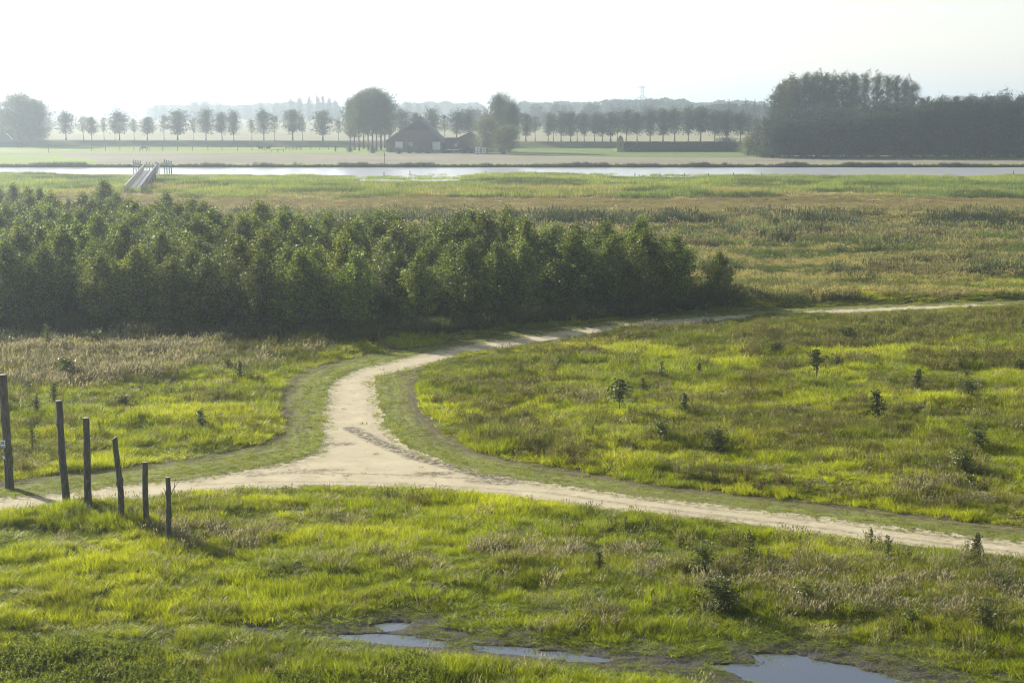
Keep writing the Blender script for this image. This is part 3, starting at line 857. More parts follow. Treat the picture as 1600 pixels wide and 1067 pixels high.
c = np.where((vid >= 4)[:, None], lerp3((0.21, 0.175, 0.10), (0.105, 0.098, 0.05), RNG.uniform(0, 1, len(x))), c)
yel = (inpoly_px([(870, 540), (980, 535), (985, 560), (880, 562)], x, y) < 0)
c[yel] = (0.34, 0.30, 0.03)
dpw = sdist(PATH, x, y); s = RNG.uniform(0.35, 0.95, len(x)) * np.where(y > 85, 1.15, 0.8) * np.where((y > 84) & ((x > 14) | (x < 5)), 0.25 + 0.75 * sstep(1, 8, dpw), np.where(y > 88, 0.55, 1.0))
rot = np.stack([RNG.normal(0, 0.1, len(x)), RNG.normal(0, 0.1, len(x)), RNG.uniform(0, 6.28, len(x))], -1)
scatter('meadow_weeds', protos_w, np.stack([x, y, z], -1), rot, np.stack([s, s, s], -1), vid, c,
        'dark olive and brown weeds standing in the meadow grass')

# ------------------------------------------------------------------ 5. low leafy cover at the bottom edge, grove floor herbs
protos_c = [herb_proto('clover_patch', 22, 0.35, 0.20, 0.075, 14, 210 + k, hm) for k in range(3)]
x, y = sample(36, 42.5, lambda q: q * 0 + 16)
f = np.maximum(1 - sstep(-0.5, 0.8, inpoly_px([(-200, 1018), (100, 1014), (230, 1030), (330, 1052), (380, 1120), (-200, 1120)], x, y)),
               0.35 * (1 - sstep(-0.4, 0.6, inpoly_px([(430, 1050), (640, 1035), (720, 1050), (720, 1120), (430, 1120)], x, y))))
keep = RNG.uniform(0, 1, len(x)) < f * 0.55 * (0.25 + sstep(0.35, 0.6, fbm(x / 0.9, y / 0.7, 97, 3)))
x, y = x[keep], y[keep]; z = height(x, y)
c = lerp3((0.10, 0.13, 0.03), (0.22, 0.25, 0.06), RNG.uniform(0, 1, len(x)))
s = RNG.uniform(0.7, 1.3, len(x)); rot = np.stack([x * 0, x * 0, RNG.uniform(0, 6.28, len(x))], -1)
scatter('leafy_cover', protos_c, np.stack([x, y, z + 0.12], -1), rot, np.stack([s, s, s * 1.2], -1), RNG.integers(0, 3, len(x)), c,
        'low dark leafy ground cover along the bottom edge of the meadow')

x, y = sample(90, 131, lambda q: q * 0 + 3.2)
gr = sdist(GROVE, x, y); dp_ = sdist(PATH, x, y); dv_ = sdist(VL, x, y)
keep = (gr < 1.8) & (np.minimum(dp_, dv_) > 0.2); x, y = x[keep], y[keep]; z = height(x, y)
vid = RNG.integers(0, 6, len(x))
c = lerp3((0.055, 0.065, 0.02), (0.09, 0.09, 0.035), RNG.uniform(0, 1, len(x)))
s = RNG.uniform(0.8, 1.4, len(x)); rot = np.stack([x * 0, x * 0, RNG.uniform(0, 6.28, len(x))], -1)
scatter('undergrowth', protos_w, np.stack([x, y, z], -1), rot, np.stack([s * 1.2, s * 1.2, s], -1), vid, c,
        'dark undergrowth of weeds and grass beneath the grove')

# ------------------------------------------------------------------ 6. heath beyond the path
protos_h = [herb_proto('heath_herb', 12, 0.55, 0.95, 0.15, 18, 230 + k, hm) for k in range(3)] + \
           [blades_proto('heath_stalks', 34, 0.6, 1.0, 0.028, 0.25, 240 + k, dmn, head=0.05) for k in range(3)] + \
           [blades_proto('heath_grass', 44, 0.6, 0.6, 0.030, 0.5, 250 + k, gm, head=0.0) for k in range(2)]
x, y = sample(112, 262, lambda q: np.where(q < 160, 3.8, 2.3), 0.44)
py_ = 165 + 36000 / y; px_ = 800 + x / y * 2400
dp_ = sdist(PATH, x, y); dv_ = sdist(VL, x, y); gr = sdist(GROVE, x, y)
keep = (np.minimum(dp_, dv_) > 0.3) & (gr > 0.3) & ((py_ < 482) | (y > 120)) & ((y > 131) | (py_ + 8 < np.interp(px_, [1000, 1160, 1300, 1400, 1600], [480, 489, 481, 477, 472])))
x, y, py_, px_ = x[keep], y[keep], py_[keep], px_[keep]
z = height(x, y)
wv = (fbm(x / 24, y / 12, 501, 4) - 0.5) * 1.8
yy = y + wv * 14
band = fbm(x / 16, y / 5.5, 511, 4)
tan = sstep(0.46, 0.56, band)
tan = np.maximum(tan, np.exp(-((y - 121.5 + wv * 2) / 3.0) ** 2)); tan = np.maximum(tan, 0.8 * np.exp(-((yy - 153) / 6) ** 2))
tan = np.maximum(tan, sstep(212, 220, yy) * (1 - sstep(246, 254, yy)))
darkb = np.exp(-((yy - 190) / 6) ** 2) * sstep(-60, 10, x) * sstep(0.36, 0.56, fbm(x / 10, y / 6, 531, 3))
darkb = np.maximum(darkb, 0.45 * sstep(0.62, 0.70, fbm(x / 5, y / 4, 541, 3)) * (y < 215))
green = sstep(0.50, 0.62, fbm(x / 9, y / 4, 521, 3)) * (yy < 205)
u = RNG.uniform(0, 1, len(x))
vid = np.where(u < tan * 0.85, 6 + RNG.integers(0, 2, len(x)), np.where(u < 0.55, RNG.integers(3, 6, len(x)), RNG.integers(0, 3, len(x))))
cb = lerp3((0.105, 0.098, 0.045), (0.20, 0.18, 0.085), RNG.uniform(0, 1, len(x)))
ct = lerp3((0.50, 0.42, 0.23), (0.30, 0.27, 0.13), RNG.uniform(0, 1, len(x)))
cg = lerp3((0.10, 0.13, 0.035), (0.14, 0.17, 0.045), RNG.uniform(0, 1, len(x)))
c = np.where((vid >= 6)[:, None], ct, np.where((vid >= 3)[:, None], cb, cb * 0.55 + cg * 0.45))
c = np.where((u[:] < green * 0.8)[:, None], cg, c)
ty = sstep(214, 222, yy); c = c * (1 - ty[:, None]) + np.array([0.32, 0.265, 0.14])[None] * ty[:, None] * (0.8 + 0.4 * u[:, None])
near_ = (1 - sstep(114, 118, y)) * 0.8; c = c * (1 - near_[:, None]) + cg * near_[:, None]
c = np.where((u < darkb * 0.95)[:, None], np.array([0.05, 0.062, 0.028])[None], c)
s = RNG.uniform(0.6, 1.2, len(x)) * np.where(y > 160, 1.25, 1.0)
hh = s * (1 - 0.45 * tan) * (1 + 0.9 * darkb) * (1 - 0.45 * ty)
vid = np.where(darkb > 0.5, RNG.integers(3, 6, len(x)), vid)
rot = np.stack([RNG.normal(0, 0.08, len(x)), RNG.normal(0, 0.08, len(x)), RNG.uniform(0, 6.28, len(x))], -1)
scatter('heath_weeds', protos_h, np.stack([x, y, z], -1), rot, np.stack([s, s, hh], -1), vid, c,
        'brown and tan weeds covering the rough ground beyond the path')

# ------------------------------------------------------------------ 7. reeds by the river
protos_r = [blades_proto('reed_clump', 60, 1.0, 1.9, 0.045, 0.22, 270 + k, gm, head=0.0) for k in range(4)]
x, y = sample(250, 354, lambda q: q * 0 + 1.6, 0.44)
r0 = riv_near(x)
py_ = 165 + 36000 / y; px_ = 800 + x / y * 2400
n_ = fbm(x / 20, y / 8, 601, 3)
keep = (y > 250 + (n_ - 0.5) * 26) & (y < r0 - 0.5)
bridge_gap = sdist(poly_world([(150, 330), (190, 306), (226, 306), (238, 330)]), x, y)
deckgap = sdist(poly_world([(192, 303), (215, 274), (226, 266), (248, 266), (240, 276), (224, 303)]), x, y)
keep &= (bridge_gap > 0) & (deckgap > 0)
x, y, n_, r0 = x[keep], y[keep], n_[keep], r0[keep]
# loose tufts standing in the water
xe = np.concatenate([RNG.uniform(-38, -4, 260), RNG.uniform(-10, 60, 260), RNG.uniform(60, 125, 60)]); ye = np.concatenate([np.where(RNG.uniform(0, 1, 260) < 0.8, RNG.uniform(326, 346, 260), RNG.uniform(318, 330, 260)), riv_near(xe[260:520]) + RNG.uniform(2, 14, 260), riv_near(xe[520:]) + RNG.uniform(0, 5, 60)])
kk = fbm(xe / 6, ye / 3, 611, 2) > 0.5; xe, ye = xe[kk], ye[kk]
x = np.concatenate([x, xe]); y = np.concatenate([y, ye]); n_ = fbm(x / 20, y / 8, 601, 3)
z = np.where(y > riv_near(x) - 0.5, -0.55, np.minimum(height(x, y), 0.3) - 0.15)
dk_ = sstep(0.56, 0.64, fbm(x / 11, y / 6, 621, 3))
c = lerp3((0.15, 0.20, 0.055), (0.24, 0.28, 0.075), sstep(0.35, 0.65, fbm(x / 30, y / 9, 631, 3)))
c = c * (1 - 0.55 * dk_[:, None])
br = (y < 278)[:] * sstep(0.5, 0.6, fbm(x / 12, y / 5, 641, 3)); c = c * (1 - br[:, None]) + np.array([0.28, 0.25, 0.12])[None] * br[:, None]
s = RNG.uniform(0.7, 1.15, len(x)); hh = s * (1 - 0.3 * sstep(305, 325, y)) * (0.35 + 0.65 * sstep(0.3, 0.7, fbm(x / 16, y / 7, 651, 3))) * np.where(y > riv_near(x) - 0.5, 0.8, 1) * np.where((x > -40) & (x < -2) & (y > 286) & (y < 316), 0.35, 1)
rot = np.stack([RNG.normal(0, 0.05, len(x)), RNG.normal(0, 0.05, len(x)), RNG.uniform(0, 6.28, len(x))], -1)
scatter('reed_bed', protos_r, np.stack([x, y, z], -1), rot, np.stack([s * 1.1, s * 1.1, hh], -1), RNG.integers(0, 4, len(x)), c,
        'pale green reeds along the near shore of the river')
# growth on the far river bank
x = RNG.uniform(-190, 190, 5200); y = RNG.uniform(390.9, 392.6, 5200)
z = np.interp(y, [391.0, 392.4], [-0.45, 0.0]) - 0.1
c = lerp3((0.03, 0.036, 0.018), (0.055, 0.06, 0.028), RNG.uniform(0, 1, len(x)))
s = RNG.uniform(0.26, 0.45, len(x)) * (0.8 + 0.9 * (fbm(x / 8, y, 661, 3) > 0.60)); rot = np.stack([x * 0, x * 0, RNG.uniform(0, 6.28, len(x))], -1)
scatter('bank_growth', protos_r, np.stack([x, y, z], -1), rot, np.stack([s, s, s * 1.15], -1), RNG.integers(0, 4, len(x)), c,
        'dark low growth on the far bank of the river')

# ------------------------------------------------------------------ trees
bark = simple('bark', (0.085, 0.070, 0.055), 0.95, 0.35, 4.0, 0.6, True)
bark_pale = simple('pale_bark', (0.17, 0.145, 0.11), 0.95, 0.3, 4.0, 0.6, True)
lm_alder = leafmat('alder_leaves', (0.034, 0.048, 0.010), (0.28, 0.33, 0.050), 0.34, 0.50, 0.25, randamt=0.33)
lm_tree = leafmat('tree_leaves', (0.040, 0.055, 0.020), (0.080, 0.100, 0.035), 0.30, 0.5, 0.3)
lm_dark = leafmat('wood_leaves', (0.022, 0.034, 0.014), (0.050, 0.066, 0.026), 0.22, 0.5, 0.3)
lm_willow = leafmat('willow_leaves', (0.11, 0.13, 0.065), (0.19, 0.20, 0.11), 0.3, 0.5, 0.3)
lm_sap = leafmat('sapling_leaves', (0.060, 0.080, 0.018), (0.15, 0.17, 0.045), 0.35, 0.38, 0.5)
lm_sapd = leafmat('dark_sapling_leaves', (0.045, 0.058, 0.018), (0.11, 0.13, 0.035), 0.30, 0.5, 0.3)

def tree_meshes(name, h, prof, Rmax, nbr, nleaf, leaf, seed, lm, bk, clear=0.0, upr=0.5, trunk_r=None, spread=0.55, clump=0.16, stems=1, leanx=0.0, aspect=0.55):
    """trunk mesh with limbs, crown mesh of leaf clumps. prof(t) = relative radius at height fraction t of the crown"""
    rng = np.random.default_rng(seed)
    mb = MB(); tr = trunk_r or h * 0.016
    pyr = random.Random(seed)
    tips = []
    for sidx in range(stems):
        sa = rng.uniform(0, 6.28); so = 0 if stems == 1 else Rmax * 0.18
        ph1, ph2 = rng.uniform(0, 6.28, 2); wv = 0.018 * h
        def axis(t, sa=sa, so=so, ph1=ph1, ph2=ph2):
            return np.array([so * np.cos(sa) * (1 + t) + wv * np.sin(3 * t + ph1) * t + leanx * t * h, so * np.sin(sa) * (1 + t) + wv * np.sin(2.5 * t + ph2) * t, h * t])
        ts = np.linspace(0, 0.97, 9)
        mb.tube([axis(t) for t in ts], [tr * (1.25 if t == 0 else 1) * (1 - 0.9 * t) + 0.004 for t in ts], 7)
        nb = nbr // stems
        for b in range(nb):
            t0 = clear + (1 - clear) * ((b + rng.uniform(0, 1)) / nb) ** 0.9 * 0.98
            tc = (t0 - clear) / (1 - clear)
            L = Rmax * prof(min(tc + 0.05, 1)) * rng.uniform(0.72, 1.12)
            az = b * 2.39996 + rng.uniform(-0.5, 0.5)
            start = axis(max(0.02, t0 - 0.10 * upr * (1 - clear)))
            rise = upr * L * rng.uniform(0.3, 1.1) * (1.1 - 0.3 * tc)
            end = start + np.array([np.cos(az) * L, np.sin(az) * L, rise])
            end[2] = min(end[2], h)
            mid_ = start * 0.5 + end * 0.5 + np.array([0, 0, -0.06 * L])
            r0 = tr * 0.38 * (1 - 0.7 * t0) + 0.003
            mb.tube([start, mid_, end], [r0, r0 * 0.6, r0 * 0.15 + 0.002], 4, cap=False)
            tips.append((start, mid_, end, L))
    nl_each = nleaf / max(1, len(tips))
    Ps = []
    for (a, m_, e, L) in tips:
        k = max(3, int(nl_each * (0.4 + L / Rmax) ))
        t = rng.uniform(1 - spread * 1.4, 1.05, k)
        p = np.where(t[:, None] < 0.5, a + (m_ - a) * (t * 2)[:, None], m_ + (e - m_) * (t * 2 - 1)[:, None])
        cl = rng.normal(0, clump * Rmax, (4, 3))
        p = p + cl[rng.integers(0, 4, k)] + rng.normal(0, clump * Rmax * 0.55, (k, 3))
        Ps.append(p)
    # leader shoots at the top
    bigt = h > 9.5; k = int(nleaf * (0.05 if bigt else 0.035)); t = rng.uniform(0.74, 0.93, k) if bigt else rng.uniform(0.84, 0.98, k); top = np.stack([axis(q) for q in t]); Ps.append(top + rng.normal(0, Rmax * (0.19 if bigt else 0.13), (k, 3)))
    P = np.concatenate(Ps)
    P = P[P[:, 2] > 0.05 * h * (1 if clear == 0 else clear * 14)]
    n = len(P)
    d = rng.normal(0, 1, (n, 3)); d[:, 2] *= 0.7; d /= np.linalg.norm(d, axis=1)[:, None]
    e = np.cross(d, rng.normal(0, 1, (n, 3))); e /= np.linalg.norm(e, axis=1)[:, None]
    sz = leaf * rng.uniform(0.6, 1.35, n)[:, None]
    a = P - d * sz * 0.5; c_ = P + d * sz * 0.5; b_ = P + e * sz * aspect * 0.5; dd_ = P - e * sz * aspect * 0.5
    V = np.stack([a, b_, c_, dd_], 1).reshape(-1, 3)
    F = np.arange(4 * n).reshape(-1, 4)
    lvv = rng.uniform(0, 1, n) ** 1.5
    return mb.mesh('trunk', bk, True), mesh_np('crown', V, F, lm, lvv)

def put_tree(name, meshes, loc, s, rz, label, cat, group=None):
    o = empty(name, loc, rz, s)
    link('trunk', meshes[0], o); link('crown', meshes[1], o)
    tag(o, label, cat, group)
    return o

# --- the grove of young trees
cone = lambda t: (0.70 + 0.6 * t) if t < 0.4 else 0.90 * (1 - ((t - 0.4) / 0.6) ** 1.6) + 0.16
grove_var = [tree_meshes('young_tree', 6.0, cone, 1.85, 52, 13500, 0.13, 700 + k, lm_alder, bark, 0.04, 1.2, 0.06, 0.6, 0.11, aspect=0.75) for k in range(7)]
rnd = random.Random(5)
front = [(-400, 528), (-120, 521), (0, 514), (100, 516), (300, 522), (450, 526), (540, 529), (640, 515), (800, 498), (950, 487), (1090, 480), (1165, 475)]
fw = [at(*p) for p in front]
def front_y(x): return float(np.interp(x, [p.x for p in fw], [p.y for p in fw]))
GP = GROVE
cands = []
rank_names = ['front', 'second', 'third', 'fourth', 'fifth', 'sixth', 'seventh', 'eighth', 'ninth', 'tenth', 'eleventh', 'twelfth', '13th', '14th', '15th', '16th', '17th', '18th', '19th', '20th', '21st', '22nd', '23rd']
total = 0
for r_ in range(23):
    row = []
    x = -62.0 + rnd.uniform(0, 3)
    while x < 18:
        x += rnd.uniform(2.3, 3.9)
        yy_ = front_y(x) + 0.8 + r_ * 3.3 + rnd.uniform(-0.8, 0.8)
        X_ = x
        if sdist(GP, [X_], [yy_])[0] > -0.3 and r_ > 0: continue
        if x > 18.6: continue
        if (800 + X_ / yy_ * FPX) < (-330 if r_ < 6 else -60): continue
        row.append((X_, yy_))
    row.sort()
    nout = sum(1 for q in row if 800 + q[0] / q[1] * FPX < -25)
    for k, (X_, yy_) in enumerate(row):
        px_ = 800 + X_ / yy_ * FPX
        k -= nout
        s = rnd.uniform(0.68, 1.10) if r_ > 1 else rnd.uniform(0.82, 1.02)
        if px_ > 1000: s *= 0.93
        if px_ > 1075: s *= 0.92
        if px_ > 1115: s *= 0.80
        lab = f"leafy young tree, {ordn(k + 1)} from the left in the {rank_names[r_]} rank of the grove" if k >= 0 else f"leafy young tree, {ordn(-k)} past the left edge of the picture in the {rank_names[r_]} rank"
        put_tree('young_tree', grove_var[rnd.randrange(7)], (X_, yy_, gz(X_, yy_)), (s * rnd.uniform(0.9, 1.25), s * rnd.uniform(0.9, 1.25), s * (0.93 if r_ > 7 else 1)), rnd.uniform(0, 6.28), lab, 'tree', 'young trees of the dense grove')
        total += 1
print('grove trees', total)
# taller ones standing free behind the grove
behind = [(-5, 330, 283, 'dark bluish young tree at the far left edge behind the grove'), (24, 345, 286, 'slender dark young tree standing behind the left end of the grove'),
          (45, 350, 292, 'narrow dark young tree just right of the slender one behind the grove'), (66, 352, 291, 'rounded young tree between two narrow ones behind the left grove'),
          (83, 375, 298, 'ragged young tree rising left of the bare gap behind the grove'), (165, 345, 281, 'willowy young tree with arching top just left of the footbridge'),
          (183, 352, 300, 'lower young tree at the near end of the footbridge'), (108, 340, 310, 'small pale sapling in the tan grass behind the grove'), (262, 372, 300, 'spreading young tree right of the footbridge, rising above the grove')]
for i, (px_, pb, pt, lab) in enumerate(behind):
    p = at(px_, pb + 14); H = zat(p.y, pt)
    s = H / 6.0
    put_tree('young_tree', grove_var[i % 7], (p.x, p.y, gz(p.x, p.y)), (s * 0.95, s * 0.95, s), i * 1.3, lab, 'tree', 'young trees standing behind the grove')

# --- saplings and bushes of the meadow: pixel of the foot, height in pixels, shape, label
sap_var = {
 'thin': [tree_meshes('s', 1.0, lambda t: 0.9 - 0.5 * t, 0.20, 18, 260, 0.075, 800 + k, lm_sap, bark, 0.25, 0.8, 0.012, 0.8, 0.16) for k in range(3)],
 'dark': [tree_meshes('s', 1.0, lambda t: 1.0 - 0.6 * t, 0.26, 24, 620, 0.075, 810 + k, lm_sapd, bark, 0.15, 0.7, 0.012, 0.9, 0.16) for k in range(3)],
 'ball': [tree_meshes('s', 1.0, lambda t: math.sin(math.pi * min(1, t * 0.9 + 0.1)), 0.30, 22, 560, 0.07, 820 + k, lm_sapd, bark, 0.45, 0.7, 0.012, 0.9, 0.16) for k in range(2)],
 'bush': [tree_meshes('s', 1.0, lambda t: 1.0 - 0.5 * t, 0.48, 34, 1000, 0.085, 830 + k, lm_sap, bark, 0.05, 0.6, 0.012, 0.9, 0.14, stems=3) for k in range(3)],
 'darkbush': [tree_meshes('s', 1.0, lambda t: 1.0 - 0.5 * t, 0.62, 40, 1500, 0.09, 840 + k, lm_sapd, bark, 0.03, 0.5, 0.012, 0.9, 0.14, stems=3) for k in range(2)],
}
SAP = [
 (968, 658, 57, 'ball', 'slim sapling with a bare stem and round crown in mid meadow'), (1033, 598, 28, 'thin', 'pale topped sapling up the slope from the round crowned one'),
 (1069, 660, 34, 'dark', 'narrow dark sapling right of the round crowned one'), (1005, 616, 24, 'dark', 'small dark sapling between the round crowned one and the pale topped one'),
 (1092, 591, 20, 'dark', 'small dark seedling near the weed belt behind mid meadow'), (873, 582, 20, 'dark', 'small dark plant below the yellow flowering weeds'),
 (813, 593, 24, 'thin', 'small sapling at the upper left corner of the right meadow'), (1031, 704, 30, 'bush', 'loose dark bush among grey weeds in mid meadow'),
 (926, 696, 18, 'dark', 'low dark plant left of the grey weeds in the meadow'), (1121, 716, 36, 'darkbush', 'spreading dark bush above the mown verge right of mid meadow'),
 (1275, 608, 48, 'ball', 'tall dark sapling with a lopsided crown in the right meadow'), (1307, 585, 22, 'ball', 'small round crowned sapling just right of the lopsided one'),
 (1369, 664, 50, 'dark', 'very dark conical sapling in the centre of the right meadow'), (1433, 618, 38, 'dark', 'dark leafy sapling upslope of the conical one'),
 (1509, 631, 26, 'darkbush', 'low dark bush right of the dark leafy sapling'), (1509, 603, 17, 'dark', 'tiny dark plant directly behind the low dark bush'),
 (1526, 706, 32, 'bush', 'pale flecked bush at the right of the meadow'), (1504, 742, 40, 'bush', 'tall loose bush below the pale flecked one'),
 (1516, 768, 26, 'bush', 'lowest of the three loose bushes stacked at the right'), (1592, 590, 20, 'darkbush', 'dark bush cut by the right edge of the picture'),
 (1324, 722, 14, 'dark', 'tiny upright dark seedling like a stump in bright grass'), (1326, 541, 27, 'darkbush', 'blackish round bush near the top of the right meadow'),
 (1564, 582, 22, 'thin', 'thin sapling at the upper right of the meadow'), (1438, 776, 22, 'thin', 'thin sapling just above the verge at the right'),
 (1468, 648, 12, 'dark', 'tiny dark plant between the conical sapling and the low bush'), (1212, 557, 20, 'darkbush', 'dark bush at the top of the meadow below the branch path'),
 (1360, 856, 30, 'thin', 'thin sapling on the near side overlapping the sand path'), (1386, 884, 46, 'thin', 'taller thin sapling right beside the one overlapping the sand path'),
 (1525, 877, 36, 'dark', 'upright sapling standing against the sand path at the right'), (1425, 987, 27, 'bush', 'pale leaved bush in the foreground grass above the big puddle'),
 (1412, 972, 16, 'thin', 'small twiggy plant just left of the pale leaved bush'), (1535, 995, 46, 'bush', 'tall pale flecked bush in the lower right foreground'),
 (1258, 950, 36, 'bush', 'loose bush in dry grass right of the two foreground bushes'), (1250, 852, 15, 'dark', 'small dark plant near the path edge in the right foreground'),
 (1208, 910, 22, 'thin', 'thin seedling in dry grass below the path'), (1560, 929, 26, 'darkbush', 'low dark bush in the right foreground slope'),
 (936, 907, 34, 'dark', 'narrow dark sapling casting a shadow in the foreground meadow'), (1094, 902, 48, 'bush', 'airy round bush in the foreground dry grass'),
 (1170, 882, 52, 'thin', 'upright columnar sapling left of the thin saplings by the path'), (1130, 962, 54, 'darkbush', 'large dark hearted bush nearest the puddles'),
 (977, 838, 26, 'thin', 'bare twiggy seedling leaning in the grass below the path'), (1062, 859, 16, 'dark', 'tiny dark plant above the airy round bush'),
 (51, 709, 48, 'thin', 'thin sapling right of the tallest log post'), (85, 634, 28, 'dark', 'small dark sapling at the foot of the brown grass'),
 (45, 616, 22, 'bush', 'small bush between the tallest post and the brown grass'), (107, 596, 34, 'bush', 'yellowish sapling in front of the brown seeding grass'),
 (192, 637, 20, 'darkbush', 'spreading dark bush in the left meadow'), (220, 616, 26, 'thin', 'thin sapling behind the spreading dark bush'),
 (315, 679, 34, 'dark', 'forked dark sapling in the left meadow'), (341, 627, 22, 'thin', 'small sapling upslope of the forked one'),
 (375, 595, 28, 'dark', 'leaning dark sapling at the right of the left meadow'), (156, 682, 22, 'thin', 'thin sapling right of the third log post'),
 (58, 654, 24, 'dark', 'small dark sapling left of the second log post'), (357, 580, 20, 'bush', 'small bush at the right end of the brown grass'),
 (75, 553, 38, 'thin', 'pale topped sapling against the dark grove at the left'), (148, 551, 26, 'bush', 'yellow green sapling against the shadow of the grove'),
 (407, 533, 27, 'thin', 'light sapling catching sun in front of the dark grove'), (352, 546, 24, 'bush', 'low light bush in front of the dark grove'),
 (18, 552, 30, 'thin', 'thin light sapling at the left edge before the grove'), (690, 974, 0, None, '')]
SCOL = {}
for i, (px_, pb, hp, kind_, lab) in enumerate(SAP):
    if not kind_: continue
    p = at(px_, pb); H = hp * p.y / FPX * 1.08
    vs_ = sap_var[kind_]; mshs = vs_[i % len(vs_)]
    put_tree('bush' if 'bush' in kind_ else 'sapling', mshs, (p.x, p.y, gz(p.x, p.y)), (H * 1.15, H * 1.15, H), i * 2.1, lab, 'bush' if 'bush' in kind_ else 'sapling',
             'bushes scattered in the meadow' if 'bush' in kind_ else 'saplings scattered in the meadow')

# rough weeds grown up round the saplings
_p = []
for (px_, pb, hp, kind_, lab) in SAP:
    if not kind_: continue
    p = at(px_, pb)
    for j_ in range(9):
        a_ = RNG.uniform(0, 6.28); r_ = abs(RNG.normal(0, 0.9)) + 0.1
        _p.append((p.x + r_ * math.cos(a_) * 1.5, p.y + r_ * math.sin(a_)))
_p = np.array(_p); keep = (np.minimum(sdist(PATH, _p[:, 0], _p[:, 1]), np.minimum(sdist(VL, _p[:, 0], _p[:, 1]), sdist(VR, _p[:, 0], _p[:, 1]))) > 0.3); _p = _p[keep]
n = len(_p); s_ = RNG.uniform(0.35, 0.8, n)
scatter('sapling_weeds', protos_w, np.stack([_p[:, 0], _p[:, 1], height(_p[:, 0], _p[:, 1])], -1), np.stack([RNG.normal(0, 0.1, n), RNG.normal(0, 0.1, n), RNG.uniform(0, 6.28, n)], -1),
        np.stack([s_, s_, s_], -1), RNG.integers(0, 6, n), lerp3((0.08, 0.095, 0.03), (0.17, 0.165, 0.06), RNG.uniform(0, 1, n)), 'rough weeds grown up around the saplings of the meadow')

# --- distant row along the dyke
ball = lambda t: math.sin(math.pi * (0.12 + 0.80 * t)) ** 0.7
row_prof = [ball, lambda t: math.sin(math.pi * (0.2 + 0.75 * t)) ** 0.6, lambda t: (0.75 + 0.35 * t if t < 0.6 else 0.96 * (1 - ((t - 0.6) / 0.4) ** 2.2) + 0.1), lambda t: 1.0 - 0.55 * t ** 2, ball]
row_var = [tree_meshes('row_tree', 11.0, row_prof[k], 2.9 + 0.2 * k, 44 + 6 * k, 3000, 0.42, 900 + k, lm_tree, bark, 0.27 + 0.02 * (k % 3), 0.45, 0.20, 0.75, 0.20, leanx=(-0.02, 0.03, 0.0, 0.015, -0.03)[k]) for k in range(5)]
thin_var = [tree_meshes('row_tree', 9.0, ball, 1.9, 40, 800, 0.36, 920 + k, lm_tree, bark, 0.40, 0.55, 0.12, 0.75, 0.2) for k in range(3)]
ROWL = [(-12, 174, 28), (109, 174.5, 26), (136, 181, 17), (149, 182, 18), (168, 184, 12), (185, 187, 10), (192, 174, 30), (214.5, 186, 12), (235, 182, 21), (261, 179, 16),
    (282, 172, 30), (307, 184, 11), (326, 172, 27), (351, 175, 20), (369, 173, 21), (397, 186, 12), (415.5, 172, 25), (432.5, 180, 13), (460, 171, 30),
    (475.5, 183, 12), (507, 173, 28), (531, 186, 12), (632, 173, 27), (650, 176, 19), (677, 171, 26), (695, 180, 15), (714, 173, 27), (733, 172, 22)]
ROWR = [(821.5, 177, 22), (836, 182, 17), (856, 178, 18), (864, 177, 16), (876, 174.5, 22), (891, 175, 20), (901, 178, 17), (912, 176.5, 20), (928, 176, 18), (940, 178, 18),
    (953, 174, 24), (963, 179, 14), (977, 171.5, 24), (994, 175, 21), (1014, 170.5, 25), (1034, 169.5, 24), (1052, 169, 26), (1073, 168.5, 24),
    (1092, 167, 30), (1114, 172, 22), (1132, 171.5, 26), (1154, 175, 24), (1167, 179, 16), (1179, 182, 14)]
def put_row(lst, side):
    for k, (px_, pt, wd_) in enumerate(lst):
        x0 = (px_ - 800) / FPX * 590
        Y_ = float(dyke_y(x0)) + (0 if wd_ > 17 else 6.5)
        x0 = (px_ - 800) / FPX * Y_
        Ht = zat(Y_, pt) - 2.0
        var = row_var if wd_ > 17 else thin_var
        mh = 11.0 if wd_ > 17 else 9.0
        v = (k * 7) % len(var); Rm = (2.9 + 0.2 * v) if wd_ > 17 else 1.9
        sx = wd_ * Y_ / FPX / 2 / (Rm * 0.80)
        nx = lst[k + 1][0] if k + 1 < len(lst) else 0
        size = 'broad crowned' if wd_ > 25 else ('round crowned' if wd_ > 17 else 'slender thin')
        lab = f"{size} roadside tree, {ordn(k + 1 - (1 if side == 'left' else 0)) if not (side == 'left' and k == 0) else 'outermost'} from the left in the {'pale row left of' if side == 'left' else 'dense row right of'} the farmhouse"
        if side == 'left' and k > 21: lab = f"{size} roadside tree, {ordn(k - 21)} from the left of those rising behind the barn roof"
        put_tree('roadside_tree', var[v], (x0, Y_, 1.9), (sx, sx, Ht / mh), k * 1.7, lab, 'tree', 'roadside trees along the distant dyke')
put_row(ROWL, 'left'); put_row(ROWR, 'right')

